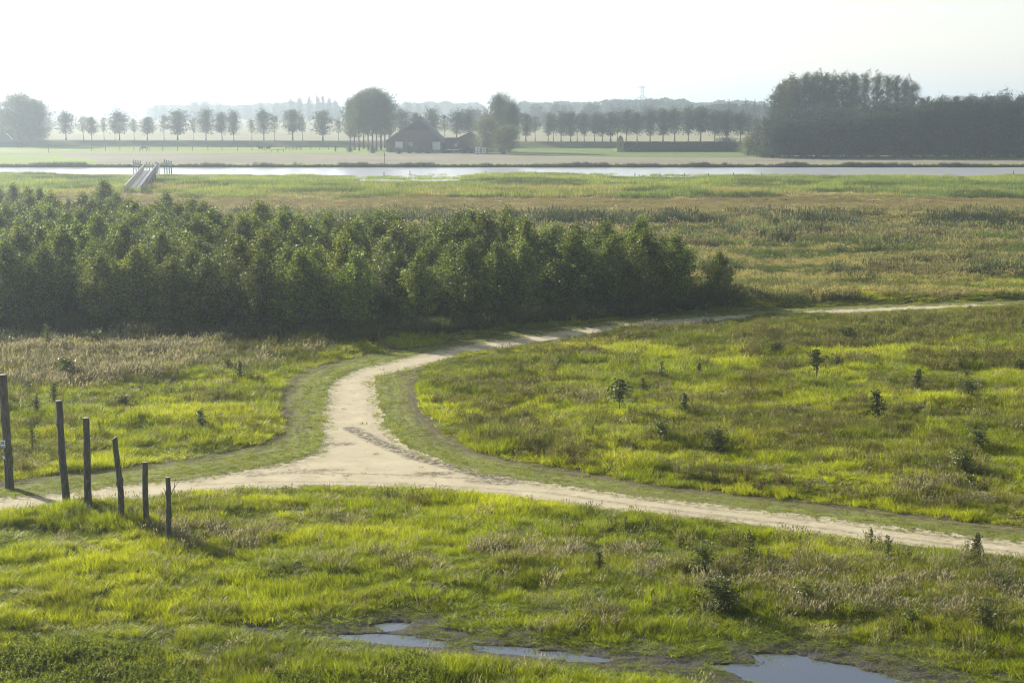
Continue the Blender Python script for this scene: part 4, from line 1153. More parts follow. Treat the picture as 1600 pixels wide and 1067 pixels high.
# --- big trees: left clump, farm trees, wood
big_var = [tree_meshes('big', 20.0, lambda t: math.sin(math.pi * (0.14 + 0.78 * t)) ** 0.6, 8.5, 130, 15000, 0.5, 940 + k, lm_tree, bark, 0.10, 0.5, 0.35, 0.6, 0.13) for k in range(3)]
elm_var = [tree_meshes('elm', 20.0, lambda t: 0.55 + 0.6 * math.sin(math.pi * t) if t < 0.85 else 0.7, 4.4, 70, 4200, 0.5, 950 + k, lm_tree, bark, 0.30, 0.75, 0.32, 0.7, 0.15) for k in range(3)]
wood_var = [tree_meshes('wood', 15.0, lambda t: math.sin(math.pi * (0.2 + 0.72 * t)) ** 0.55, 3.6, 60, 5600, 0.42, 960 + k, lm_dark, bark, 0.04, 0.6, 0.2, 0.6, 0.14) for k in range(5)]
pop_var = [tree_meshes('poplar', 26.0, lambda t: math.sin(math.pi * (0.22 + 0.62 * t)) ** 0.5, 3.3, 70, 5600, 0.5, 970 + k, lm_tree, bark, 0.12, 0.7, 0.28, 0.7, 0.19) for k in range(4)]
wil_var = [tree_meshes('willow', 10.0, lambda t: math.sin(math.pi * (0.25 + 0.68 * t)) ** 0.5, 4.6, 80, 6500, 0.34, 980 + k, lm_willow, bark, 0.02, 0.5, 0.2, 0.7, 0.13, stems=2) for k in range(2)]
shrub_var = [tree_meshes('shrub', 4.0, lambda t: math.sin(math.pi * (0.3 + 0.6 * t)) ** 0.5, 2.6, 50, 2400, 0.30, 990 + k, lm_dark, bark, 0.0, 0.5, 0.08, 0.8, 0.14, stems=3) for k in range(3)]
def put_px(name, var, vi, px_, pb, pt, wpx, H0, R0, lab, cat='tree', group=None, Y_=None, z=0.0, rz=None):
    Y_ = Y_ or depth_of(pb, z)
    x0 = (px_ - 800) / FPX * Y_
    Ht = zat(Y_, pt) - z
    sx = (wpx * Y_ / FPX) / 2 / (R0 * 0.95)
    return put_tree(name, var[vi % len(var)], (x0, Y_, z), (sx, sx, Ht / H0), vi * 1.9 if rz is None else rz, lab, cat, group)

put_px('broadleaf_tree', big_var, 0, 37, 228, 146, 78, 20, 8.5, 'huge pale misty tree towering over the field at the far left', Y_=575)
put_px('broadleaf_tree', big_var, 1, 63, 227, 158, 52, 20, 8.5, 'right shoulder tree of the misty clump at the far left', Y_=582)
put_px('broadleaf_tree', big_var, 2, 4, 227, 172, 44, 20, 8.5, 'low pale tree at the left edge beside the huge misty tree', Y_=590)
# group of tall farm trees on bare stems
FT = [(556, 235, 152, 34), (563, 236, 146, 30), (570, 233, 142, 36), (577, 235, 139, 30), (584, 234, 137, 38), (590, 236, 137, 34), (597, 234, 139, 40), (603, 232, 146, 38), (549, 233, 160, 30), (610, 231, 156, 32)]
for k, (px_, pb, pt, wd_) in enumerate(sorted(FT)):
    put_px('farm_tree', elm_var, k, px_, pb, pt, wd_, 20, 4.4 * 1.1, f"tall bare stemmed farm tree, {ordn(k + 1)} from the left of the domed cluster beside the barn", 'tree', 'tall farm trees under one domed crown')
put_px('broadleaf_tree', big_var, 1, 782, 238, 149, 54, 20, 8.5, 'tall dark broadleaf tree right of the barn, highest of its group')
put_px('broadleaf_tree', big_var, 2, 797, 239, 158, 34, 20, 8.5, 'dark broadleaf tree forming the right edge of the group by the barn')
put_px('bushy_tree', wil_var, 0, 762, 240, 182, 44, 10, 4.6, 'pale grey green bushy tree in front of the tall tree right of the barn')
put_px('bushy_tree', wil_var, 1, 785, 241, 196, 40, 10, 4.6, 'lower rounded bushy tree at the foot of the tall tree by the barn')
# yard shrubs
for k, (px_, pb, pt, wd_, lab) in enumerate([(548, 238, 231, 10, 'small shrub left of the farm tree stems'), (584, 240, 231, 14, 'round dark shrub under the farm trees'), (612, 239, 232, 10, 'small shrub at the left corner of the barn'),
        (624, 241, 231, 12, 'dark round shrub before the left barn door'), (640, 240, 229, 16, 'broad shrub before the small barn window'), (655, 240, 230, 14, 'dark shrub under the middle of the barn gable'),
        (668, 240, 231, 14, 'dark shrub left of the right barn door'), (694, 239, 231, 10, 'small shrub right of the right barn door'), (727, 239, 231, 14, 'low shrub before the side building'),
        (736, 240, 232, 10, 'small shrub left of the pale crates')]):
    put_px('yard_shrub', shrub_var, k, px_, pb, pt, wd_, 4, 2.6, lab, 'shrub', 'shrubs around the farmyard')
for k, (px_, pb, pt, wd_, lab) in enumerate([(1168, 243, 212, 34, 'pale bushy shrub just right of the clipped hedge'), (1182, 244, 200, 30, 'taller bushy shrub between hedge and wood'), (1196, 246, 188, 34, 'leafy shrub leaning on the left end of the wood'),
        (1204, 246, 208, 26, 'pale low shrub at the foot of the wood'), (1132, 222.5, 216, 34, 'rounded bush showing above the clipped hedge'), (1190, 247, 236, 22, 'low shrub in rough grass left of the wood')]):
    put_px('shrub', wil_var if k in (0, 3) else shrub_var, k, px_, pb, pt, wd_, 10 if k in (0, 3) else 4, 4.6 if k in (0, 3) else 2.6, lab, 'shrub', 'shrubs between hedge and wood', Y_=(510 if k == 4 else None))
# tall poplars behind the wood
POP = [(1213, 128, 22), (1222, 119, 24), (1236, 114, 24), (1250, 111, 24), (1262, 113, 24), (1272, 108, 24), (1283, 109, 24), (1297, 112, 24), (1310, 111, 22), (1323, 111, 21), (1331, 112, 18), (1345, 110, 22),
       (1362, 110, 21), (1379, 113, 22), (1394, 115, 19), (1408, 118, 21), (1419, 124, 20), (1205, 140, 20), (1240, 122, 20), (1290, 118, 22), (1230, 125, 22)]
for k, (px_, pt, wd_) in enumerate(sorted(POP)):
    Y_ = 500 + (k % 3) * 5
    put_px('poplar_tree', pop_var, k, px_, 240, pt, wd_, 26, 2.9, f"tall poplar, {ordn(k + 1)} from the left of the high group behind the wood", 'tree', 'tall poplars rising behind the wood', Y_=Y_)
# the wood
topx = [1190, 1215, 1260, 1350, 1400, 1425, 1440, 1500, 1540, 1570, 1600, 1700]
topy = [190, 172, 166, 166, 160, 153, 150, 149, 146, 149, 150, 150]
for rk in range(3):
    row = []
    px_ = 1204 + rk * 6
    while px_ < 1640:
        row.append(px_); px_ += rnd.uniform(19, 27)
    for k, q in enumerate(row):
        Y_ = 447 + rk * 7 + rnd.uniform(-1.5, 1.5)
        pt = float(np.interp(q, topx, topy)) + rnd.uniform(-5, 9) + (rk == 0) * 9 * (q < 1430) + (rk == 0) * 3
        put_px('wood_tree', wood_var, k * 3 + rk, q, 246, pt, rnd.uniform(34, 44), 15, 3.6, f"dense dark tree, {ordn(k + 1)} from the left in the {['front', 'middle', 'back'][rk]} line of the wood", 'tree', 'trees of the dark wood', Y_=Y_, rz=rnd.uniform(0, 6))

# far trees fading in the haze
FAR = [(187, 159, 11, 1700), (250, 165, 12, 1500), (262, 165, 14, 1500), (311, 160, 20, 1500), (326, 160, 20, 1500), (346, 164, 13, 1500), (392, 165, 16, 1500), (412, 161, 12, 1500), (436, 161, 16, 1450), (448, 163, 18, 1500), (460, 156, 14, 1450),
       (472, 153, 14, 1400), (487, 153, 12, 1400), (500, 149, 9, 1400), (508, 150, 9, 1400), (518, 155, 12, 1400), (528, 157, 12, 1400), (640, 160, 16, 1500), (655, 163, 12, 1500), (668, 163, 12, 1500), (683, 164, 12, 1500), (725, 171, 22, 900),
       (745, 172, 24, 900), (835, 165, 24, 1100), (842, 166, 20, 1050), (866, 163, 22, 1050), (880, 165, 18, 1100), (890, 166, 14, 1100), (918, 163, 24, 1000), (930, 165, 18, 1000), (955, 165, 16, 1100), (965, 166, 18, 1000), (989, 166, 12, 1100),
       (1003, 164, 20, 1000), (1018, 156, 20, 1200), (1012, 163, 20, 1000), (1046, 160, 18, 1200), (1062, 165, 20, 1200), (1075, 164, 14, 1200), (1105, 166, 16, 1000), (1137, 160, 14, 900), (1143, 164, 14, 900), (1160, 164, 16, 900), (1172, 166, 14, 900), (1191, 166, 14, 900),
       (1161, 158, 4, 900), (1175, 158, 4, 900), (1190, 159, 4, 900)]
far_var = [tree_meshes('far', 14.0, lambda t: math.sin(math.pi * (0.2 + 0.72 * t)) ** 0.55, 5.5, 50, 1500, 1.1, 1000 + k, lm_dark, bark, 0.05, 0.5, 0.3, 0.7, 0.14) for k in range(3)]
FAR.sort()
for k, (px_, pt, wd_, Y_) in enumerate(FAR):
    put_px('distant_tree', far_var, k, px_, 0, pt, wd_, 14, 5.5, f"faint hazy tree on the horizon, {ordn(k + 1)} from the left", 'tree', 'faint trees on the hazy horizon', Y_=Y_)
# far wood masses as one mass of leaf clumps each
rg = np.random.default_rng(3)
Ps = []
for (x0p, x1p, Y_, ytop, amp) in [(300, 360, 2300, 158.5, 2), (400, 535, 1800, 163, 2), (620, 760, 1900, 162, 2), (805, 1200, 1500, 161, 3), (930, 1080, 1350, 157, 3), (240, 420, 1700, 166, 1), (1080, 1200, 980, 168, 2), (60, 240, 2300, 165, 1)]:
    n = int((x1p - x0p) * 34)
    pxs = rg.uniform(x0p, x1p, n); X_ = (pxs - 800) / FPX * Y_
    edge_ = np.clip(np.minimum(pxs - x0p, x1p - pxs) / 14, 0, 1) ** 0.5
    H_ = (zat(Y_, ytop) + amp * Y_ / FPX * 1.4 * (fbm(pxs / 14, pxs * 0, 71, 3) - 0.5) * 2) * (0.55 + 0.45 * edge_)
    Ps.append(np.stack([X_, Y_ + rg.uniform(-15, 15, n), H_ * rg.uniform(0, 1, n) ** 0.6], -1))
P = np.concatenate(Ps); n = len(P)
d = rg.normal(0, 1, (n, 3)); d /= np.linalg.norm(d, axis=1)[:, None]; e = np.cross(d, rg.normal(0, 1, (n, 3))); e /= np.linalg.norm(e, axis=1)[:, None]
sz = 2.6
V = np.stack([P - d * sz, P + e * sz * .7, P + d * sz, P - e * sz * .7], 1).reshape(-1, 3)
o = link('far_woodland', mesh_np('far_woodland', V, np.arange(4 * n).reshape(-1, 4), lm_dark, rg.uniform(0, 1, n)))
tag(o, 'faint belts of woodland dissolving in haze on the horizon', None, None, 'stuff')

# --- clipped hedge
lm_hedge = lm_dark
def leafbox(name, dims, nleaf, leaf, lm, seed, parent, rounded=0.0):
    rg = np.random.default_rng(seed)
    face = rg.integers(0, 5, nleaf); p = rg.uniform(-0.5, 0.5, (nleaf, 3))
    for f, (ax, sg) in enumerate([(0, -1), (0, 1), (1, -1), (1, 1), (2, 1)]):
        i = face == f; p[i, ax] = sg * (0.5 - np.abs(rg.normal(0, 0.03, i.sum())))
    wts = 1
    P = p * np.array(dims)[None] + np.array([0, 0, dims[2] / 2])[None]
    P += rg.normal(0, 0.06, P.shape)
    if rounded:
        zt = P[:, 2] / dims[2]; k = np.sqrt(np.clip(1 - np.clip((zt - (1 - rounded)) / rounded, 0, 1) ** 2, 0.02, 1)); P[:, 0] *= k; P[:, 1] *= k
    n = nleaf; d = rg.normal(0, 1, (n, 3)); d /= np.linalg.norm(d, axis=1)[:, None]; e = np.cross(d, rg.normal(0, 1, (n, 3))); e /= np.linalg.norm(e, axis=1)[:, None]
    V = np.stack([P - d * leaf / 2, P + e * leaf * .35, P + d * leaf / 2, P - e * leaf * .35], 1).reshape(-1, 3)
    return link(name, mesh_np(name, V, np.arange(4 * n).reshape(-1, 4), lm, rg.uniform(0, 1, n)), parent)
hY = depth_of(237.5); hx0 = (974 - 800) / FPX * hY; hx1 = (1156 - 800) / FPX * hY
hh_ = zat(hY, 222)
hg = empty('clipped_hedge', ((hx0 + hx1) / 2, hY, 0)); tag(hg, 'long dark clipped hedge in front of the row of trees', 'hedge')
leafbox('foliage', (hx1 - hx0, 1.8, hh_), 26000, 0.32, lm_hedge, 1, hg)
core = MB(); core.box((0, 0, hh_ / 2 - 0.1), (hx1 - hx0 - 0.4, 1.2, hh_ - 0.3)); core.build('twig_core', simple('twigs', (0.03, 0.028, 0.02)), hg)
cp = empty('clipped_conifer', ((968 - 800) / FPX * (hY - 2), hY - 2, 0)); tag(cp, 'pale narrow clipped conifer at the left end of the hedge', 'conifer')
leafbox('foliage', (1.9, 1.7, zat(hY - 2, 213)), 3500, 0.28, lm_willow, 2, cp, 0.5)
core = MB(); core.tube([(0, 0, 0), (0, 0, 3.6)], [0.12, 0.04]); core.build('trunk', bark, cp)

# ------------------------------------------------------------------ farm
m_brick = simple('dark_brick', (0.13, 0.09, 0.075), 0.9, 0.25, 2.0)
m_board = simple('tarred_boards', (0.045, 0.045, 0.048), 0.8, 0.25, 1.5)
m_thatch = simple('reed_thatch', (0.16, 0.145, 0.12), 0.95, 0.25, 1.2, 0.6)
m_tile = simple('roof_tiles', (0.10, 0.08, 0.075), 0.7, 0.3, 2.0)
m_pdoor = simple('pale_paint', (0.62, 0.64, 0.62), 0.6, 0.06, 2.0, 0.0)
m_frame = simple('frame_paint', (0.75, 0.75, 0.72), 0.6, 0.06, 2.0, 0.0)
m_glass, nt_, b_ = mat('window_glass'); b_.inputs['Base Color'].default_value = (0.25, 0.27, 0.28, 1); b_.inputs['Roughness'].default_value = 0.1
m_conc = simple('white_sheet', (0.70, 0.71, 0.70), 0.7, 0.12, 1.0)

bY = depth_of(237.5); k = bY / FPX
def bx(px_): return (px_ - 655) * k
bo = empty('farm_barn', ((655 - 800) * k, bY, 0)); tag(bo, 'big dark farm barn with steep gable and two pale square doors', 'barn')
eL, eR = bx(605), bx(692); zE = zat(bY, 221.0); zR = zat(bY, 186.5); DEP = 26.0; SK = -1.0
midx = bx(656)
zER = zat(bY, 222)
wz = zat(bY, 204)
def gx(z, side):   # gable edge at height z
    if side < 0: return eL + (midx - eL) * (z - zE) / (zR - zE)
    return eR + (midx - eR) * (z - zER) / (zR - zER)
w = MB()
for yy0 in (0.0, DEP):
    vs = [(eL, yy0, 0), (eR, yy0, 0), (eR, yy0, zER), (gx(wz, 1), yy0, wz), (gx(wz, -1), yy0, wz), (eL, yy0, zE)]
    w.add(vs, [(0, 1, 2, 3, 4, 5)] if yy0 == 0 else [(5, 4, 3, 2, 1, 0)])
w.add([(eL, 0, 0), (eL, DEP, 0), (eL, DEP, zE), (eL, 0, zE)], [(0, 1, 2, 3)]); w.add([(eR, 0, 0), (eR, 0, zER), (eR, DEP, zER), (eR, DEP, 0)], [(0, 1, 2, 3)])
w.build('wall', m_brick, bo)
w = MB()
w.add([(gx(wz, -1) , -0.12, wz), (gx(wz, 1), -0.12, wz), (midx, -0.12, zR), (gx(wz, -1), 0.2, wz), (gx(wz, 1), 0.2, wz), (midx, 0.2, zR)], [(0, 1, 2), (5, 4, 3), (0, 3, 4, 1), (1, 4, 5, 2), (2, 5, 3, 0)])
w.build('gable_boarding', m_board, bo)
w = MB()
th = 0.35
for sgn, ex, ez in ((-1, eL, zE), (1, eR, zER)):
    o1 = 0.7 * sgn; dzz = 0.7 * (zR - ez) / abs(midx - ex)
    a = (ex + o1, -0.6, ez - dzz); b = (midx, -0.6, zR); c1 = (midx, DEP + 0.6, zR); d1 = (ex + o1, DEP + 0.6, ez - dzz)
    vs = [a, b, c1, d1] + [(p[0], p[1], p[2] + th) for p in (a, b, c1, d1)]
    w.add(vs, [(0, 1, 2, 3), (7, 6, 5, 4), (0, 4, 5, 1), (1, 5, 6, 2), (2, 6, 7, 3), (3, 7, 4, 0)])
rf = w.build('roof', m_thatch, bo)
w = MB(); w.tube([(bx(658), 0.3, zR), (bx(658), 0.3, zR + 0.5), (bx(658), 0.3, zR + 0.9), (bx(658), 0.3, zR + 1.7)], [0.45, 0.42, 0.2, 0.04], 8); w.build('finial', m_board, rf)
w = MB(); w.beam((midx, -0.7, zR + 0.4), (midx, DEP + 0.7, zR + 0.4), 0.5, 0.22); w.build('ridge', m_tile, rf)
for (a, b, t, bt) in ((619, 631, 221.5, 232.5), (676.5, 689, 221.8, 234.5)):
    z0, z1 = zat(bY, bt), zat(bY, t)
    w = MB(); w.box(((bx(a) + bx(b)) / 2, -0.06, (z0 + z1) / 2), (bx(b) - bx(a), 0.1, z1 - z0)); dr = w.build('door', m_pdoor, bo)
    w = MB()
    for xx in (bx(a) - 0.05, bx(b) + 0.05): w.box((xx, -0.09, (z0 + z1) / 2), (0.14, 0.16, z1 - z0 + 0.2))
    w.box(((bx(a) + bx(b)) / 2, -0.09, z1 + 0.06), (bx(b) - bx(a) + 0.24, 0.165, 0.14)); w.build('frame', m_board, dr)
for (a, b, t, bt) in ((640, 646, 223, 229),):
    z0, z1 = zat(bY, bt), zat(bY, t); cx, cz = (bx(a) + bx(b)) / 2, (z0 + z1) / 2
    w = MB(); w.box((cx, -0.04, cz), (bx(b) - bx(a), 0.06, z1 - z0)); wi = w.build('window', m_glass, bo)
    w = MB()
    for xx in (bx(a), cx, bx(b)): w.box((xx, -0.08, cz), (0.09, 0.08, z1 - z0))
    for zz in (z0, cz, z1): w.box((cx, -0.085, zz), (bx(b) - bx(a) + 0.1, 0.075, 0.09))
    w.build('frame', m_frame, wi)
# side building
so = empty('side_building', ((722 - 800) * k, bY + 6, 0)); tag(so, 'lower dark side building with a sloping roof right of the barn', 'building')
k2 = (bY + 6) / FPX
def sx_(px_): return (px_ - 722) * k2
zl = zat(bY + 6, 217.5); zp = zat(bY + 6, 207); zr = zat(bY + 6, 224)
w = MB()
for yy0 in (0, 12):
    w.add([(sx_(696), yy0, 0), (sx_(746), yy0, 0), (sx_(746), yy0, zr), (sx_(736), yy0, zp), (sx_(713), yy0, zl), (sx_(696), yy0, zl)], [(0, 1, 2, 3, 4, 5)] if yy0 == 0 else [(5, 4, 3, 2, 1, 0)])
w.add([(sx_(746), 0, 0), (sx_(746), 12, 0), (sx_(746), 12, zr), (sx_(746), 0, zr)], [(0, 1, 2, 3)]); w.add([(sx_(696), 0, 0), (sx_(696), 0, zl), (sx_(696), 12, zl), (sx_(696), 12, 0)], [(0, 1, 2, 3)])
w.build('wall', m_brick, so)
w = MB()
pr_ = [(sx_(695), zl), (sx_(713), zl), (sx_(736), zp), (sx_(747.5), zr - 0.4)]
for i in range(3):
    (xa, za), (xb, zb) = pr_[i], pr_[i + 1]
    vs = [(xa, -0.5, za), (xb, -0.5, zb), (xb, 12.5, zb), (xa, 12.5, za)]; vs += [(p[0], p[1], p[2] + 0.28) for p in vs]
    w.add(vs, [(0, 3, 2, 1), (4, 5, 6, 7), (0, 1, 5, 4), (2, 3, 7, 6)] + ([(0, 4, 7, 3)] if i == 0 else []) + ([(1, 2, 6, 5)] if i == 2 else []))
w.build('roof', m_tile, so)
z0, z1 = zat(bY + 6, 229.5), zat(bY + 6, 224.5)
w = MB(); w.box((sx_(711.5), -0.05, (z0 + z1) / 2), (5 * k2, 0.08, z1 - z0)); wi = w.build('window', m_pdoor, so)
w = MB()
for xx in (709, 711.5, 714): w.box((sx_(xx), -0.09, (z0 + z1) / 2), (0.08, 0.08, z1 - z0))
w.build('frame', m_frame, wi)
# flat trailer with a white edge
tY = depth_of(238.5); kt = tY / FPX
tr_ = empty('farm_trailer', ((708 - 800) * kt, tY, 0)); tag(tr_, 'flat trailer with a long white edge parked before the side building', 'trailer')
w = MB(); w.box((0, 0, 0.85), (21 * kt, 2.0, 0.18)); w.build('bed', m_frame, tr_)
w = MB(); w.beam((-2.0, 0, 0.7), (2.0, 0, 0.7), 0.8, 0.12); w.build('chassis', m_board, tr_)
for xx in (-1.2, 1.2):
    for yy0 in (-0.8, 0.8):
        w = MB(); w.tube([(xx, yy0 - 0.12, 0.36), (xx, yy0 + 0.12, 0.36)], 0.36, 14); w.build('wheel', m_board, tr_)
# pale crates
cY = depth_of(241.0); kc = cY / FPX
for (px_, top, lab) in ((746.5, 229.5, 'left one of two pale stacked crates beside the farm trees'), (756.5, 230.5, 'right one of two pale stacked crates beside the farm trees')):
    co = empty('storage_crate', ((px_ - 800) * kc, cY, 0)); tag(co, lab, 'crate', 'pale crates by the farm')
    H_ = zat(cY, top)
    w = MB(); w.box((0, 0, H_ / 2), (8.4 * kc, 1.5, H_ - 0.1)); w.build('body', m_conc, co)
    w = MB()
    for zz in (0.05, H_ * 0.33, H_ * 0.66, H_): w.box((0, 0, zz), (8.9 * kc, 1.62, 0.1))
    for xx in (-0.46, 0, 0.46): w.box((xx * 8.9 * kc, -0.79, H_ / 2), (0.12, 0.08, H_))
    w.build('battens', m_brick, co)
# shed at far left under the big tree
sY = 562; ks = sY / FPX
sh = empty('field_shed', ((14 - 800) * ks, sY, 0)); tag(sh, 'dark shed with a pointed roof at the far left edge', 'shed')
w = MB(); w.box((0, 2.5, 1.2), (26 * ks, 5, 2.4)); w.build('wall', m_board, sh)
w = MB(); zt = zat(sY, 206)
w.add([(-18 * ks, -0.5, 2.0), (16 * ks, -0.5, 2.0), (2 * ks, -0.5, zt), (-18 * ks, 5.5, 2.0), (16 * ks, 5.5, 2.0), (2 * ks, 5.5, zt)], [(0, 1, 2), (5, 4, 3), (0, 3, 4, 1), (1, 4, 5, 2), (2, 5, 3, 0)])
rf = w.build('roof', m_tile, sh)
w = MB(); w.beam((3.5 * ks, -0.7, zt - 0.5), (14 * ks, -0.7, 2.6), 0.1, 0.35); w.build('white_trim', m_frame, rf)

# ------------------------------------------------------------------ paddock: fences, gate, poles, horses
m_wood = simple('grey_wood', (0.24, 0.22, 0.19), 0.9, 0.25, 6.0, 0.5, True)
m_post = simple('fence_wood', (0.10, 0.09, 0.075), 0.9, 0.25, 4.0)
fe = empty('paddock_fence', (at(260, 236.2).x, at(260, 236.2).y, 0)); tag(fe, 'long wire fence on thin posts across the pale paddock', 'fence')
ox, oy = fe.location.x, fe.location.y
fps = [143, 165, 187.5, 209.5, 233, 254.5, 277.5, 301, 325, 347, 371, 394]
prevp = None
for q in fps:
    p = at(q, 236.2)
    w = MB(); w.tube([(p.x - ox, p.y - oy, 0), (p.x - ox, p.y - oy, 1.5)], 0.09, 6); w.build('post', m_post, fe)
for zz in (0.6, 1.0, 1.4):
    a, b = at(fps[0], 236.2), at(fps[-1], 236.2)
    w = MB(); w.tube([(a.x - ox, a.y - oy, zz), (b.x - ox, b.y - oy, zz)], 0.018, 4); w.build('wire', m_post, fe)
def railfence(name, x0, x1, pyb, nposts, h, lab, cat, nr_=3, m=m_wood, rr=0.05):
    a, b = at(x0, pyb), at(x1, pyb)
    o = empty(name, ((a.x + b.x) / 2, (a.y + b.y) / 2, 0)); tag(o, lab, cat)
    for i in range(nposts):
        t = i / (nposts - 1); p = a.lerp(b, t) - o.location
        w = MB(); w.tube([(p.x, p.y, 0), (p.x, p.y, h)], 0.09, 6); w.build('post', m, o)
    for j in range(nr_):
        zz = h * (0.92 - 0.3 * j); A, B = a - o.location, b - o.location
        w = MB(); w.beam((A.x, A.y - 0.1, zz), (B.x, B.y - 0.1, zz), 0.06, 0.14); w.build('rail', m, o)
    return o
railfence('rail_fence', 471, 555, 234.5, 7, 1.5, 'rail fence running right towards the tall farm trees', 'fence', 2)
railfence('rail_gate', 446, 469, 235.5, 5, 1.5, 'wooden gate section in the rail fence right of the two horses', 'gate', 3)
railfence('rail_fence', 424, 443, 238.0, 3, 0.9, 'short low rail lying before the gate in the paddock', 'fence', 1)
p = at(524, 237); o = empty('gate_post', (p.x, p.y, 0)); tag(o, 'thick dark post standing beside the rail fence', 'post')
w = MB(); w.tube([(0, 0, 0), (0, 0, 1.9)], [0.26, 0.24], 10); w.build('shaft', m_post, o)
w = MB(); w.tube([(0, 0, 1.9), (0, 0, 2.05)], [0.3, 0.12], 10); w.build('cap', m_post, o)
for (px_, pb, pt, lab) in ((601, 256, 238, 'thin marker pole standing in the brown field below the barn'), (76, 239, 222, 'thin pole standing in the grass below the misty tree')):
    p = at(px_, pb); H = zat(p.y, pt); o = empty('marker_pole', (p.x, p.y, 0)); tag(o, lab, 'pole')
    w = MB(); w.tube([(0, 0, 0), (0, 0, H)], [0.09, 0.06], 6); w.build('shaft', m_post, o)
    w = MB(); w.box((0, -0.08, H * 0.75), (0.34, 0.05, 0.3)); w.build('marker_plate', m_post, o)

m_horse = simple('horse_coat', (0.055, 0.040, 0.032), 0.6, 0.2, 3.0, 0.0)
m_mane = simple('horse_mane', (0.02, 0.018, 0.016), 0.8, 0.2, 3.0, 0.0)
def horse(loc, rz, lab, graze=False, s=1.0):
    """skin-grown horse, head towards +X"""
    o = empty('horse', loc, rz, s); tag(o, lab, 'horse', 'horses in the paddock')
    V = []; E = []; Rd = []
    def v(x, y, z, r, r2=None, p=None):
        V.append((x, y, z)); Rd.append((r, r2 or r)); i = len(V) - 1
        if p is not None: E.append((p, i))
        return i
    pel = v(-0.55, 0, 1.22, 0.27, 0.30)
    ru = v(-0.80, 0, 1.18, 0.20, 0.22, pel)
    b1 = v(-0.15, 0, 1.15, 0.27, 0.31, pel); b2 = v(0.28, 0, 1.15, 0.26, 0.33, b1); ch = v(0.58, 0, 1.18, 0.22, 0.30, b2)
    if graze:
        n1 = v(0.82, 0, 1.08, 0.14, 0.19, ch); n2 = v(1.08, 0, 0.72, 0.09, 0.13, n1); hd = v(1.22, 0, 0.42, 0.09, 0.13, n2); hm_ = v(1.28, 0, 0.22, 0.07, 0.09, hd); mz = v(1.32, 0, 0.06, 0.055, 0.065, hm_)
    else:
        n1 = v(0.80, 0, 1.36, 0.13, 0.19, ch); n2 = v(1.00, 0, 1.62, 0.09, 0.13, n1); hd = v(1.12, 0, 1.74, 0.09, 0.12, n2); hm_ = v(1.32, 0, 1.60, 0.07, 0.09, hd); mz = v(1.48, 0, 1.47, 0.055, 0.065, hm_)
    for sy in (-1, 1):
        a = v(-0.62, sy * 0.15, 0.98, 0.15, 0.19, pel); kn = v(-0.52, sy * 0.16, 0.76, 0.09, 0.12, a); hk = v(-0.74, sy * 0.16, 0.50, 0.05, 0.06, kn)
        f = v(-0.70, sy * 0.16, 0.16, 0.035, 0.035, hk); v(-0.64, sy * 0.16, 0.03, 0.055, 0.055, f)
        a = v(0.50, sy * 0.14, 0.92, 0.10, 0.13, ch); kn = v(0.52, sy * 0.14, 0.50, 0.055, 0.055, a); f = v(0.52, sy * 0.14, 0.16, 0.035, 0.035, kn); v(0.57, sy * 0.14, 0.03, 0.055, 0.055, f)
    me = bpy.data.meshes.new('body'); me.from_pydata(V, E, []); me.materials.append(m_horse)
    b = link('body', me, o)
    sk = b.modifiers.new('skin', 'SKIN'); sb = b.modifiers.new('sub', 'SUBSURF'); sb.levels = 1; sb.render_levels = 2
    b.data.skin_vertices[0].data.foreach_set('radius', np.array(Rd, np.float32).ravel()); b.data.skin_vertices[0].data[0].use_root = True
    w = MB(); w.tube([(-0.95, 0, 1.25), (-1.06, 0, 1.05), (-1.05, 0, 0.75), (-1.02, 0, 0.5)], [0.04, 0.08, 0.07, 0.02], 7); w.build('tail', m_mane, o, True)
    hp = Vector(V[hd]); np_ = Vector(V[n1])
    w = MB(); w.tube([np_ + Vector((-0.1, 0, 0.2)), (Vector(V[n2]) + Vector((-0.09, 0, 0.08))), hp + Vector((0, 0, 0.10))], [0.05, 0.06, 0.03], 6); w.build('mane', m_mane, o, True)
    for sy in (-1, 1):
        w = MB(); w.tube([hp + Vector((-0.02, sy * 0.06, 0.08)), hp + Vector((0.0, sy * 0.08, 0.24))], [0.04, 0.006], 5); w.build('ear', m_mane, o)
p = at(225, 236.6); horse((p.x, p.y, 0), math.pi, 'lone dark horse grazing in the pale paddock beyond the footbridge', True, 1.1)
p = at(407.5, 237.0); horse((p.x, p.y, 0), math.pi + 0.1, 'left one of two dark horses, facing left', False, 1.05)
p = at(419, 237.0); horse((p.x, p.y, 0), 0.1, 'right one of two dark horses, facing right', False, 1.05)

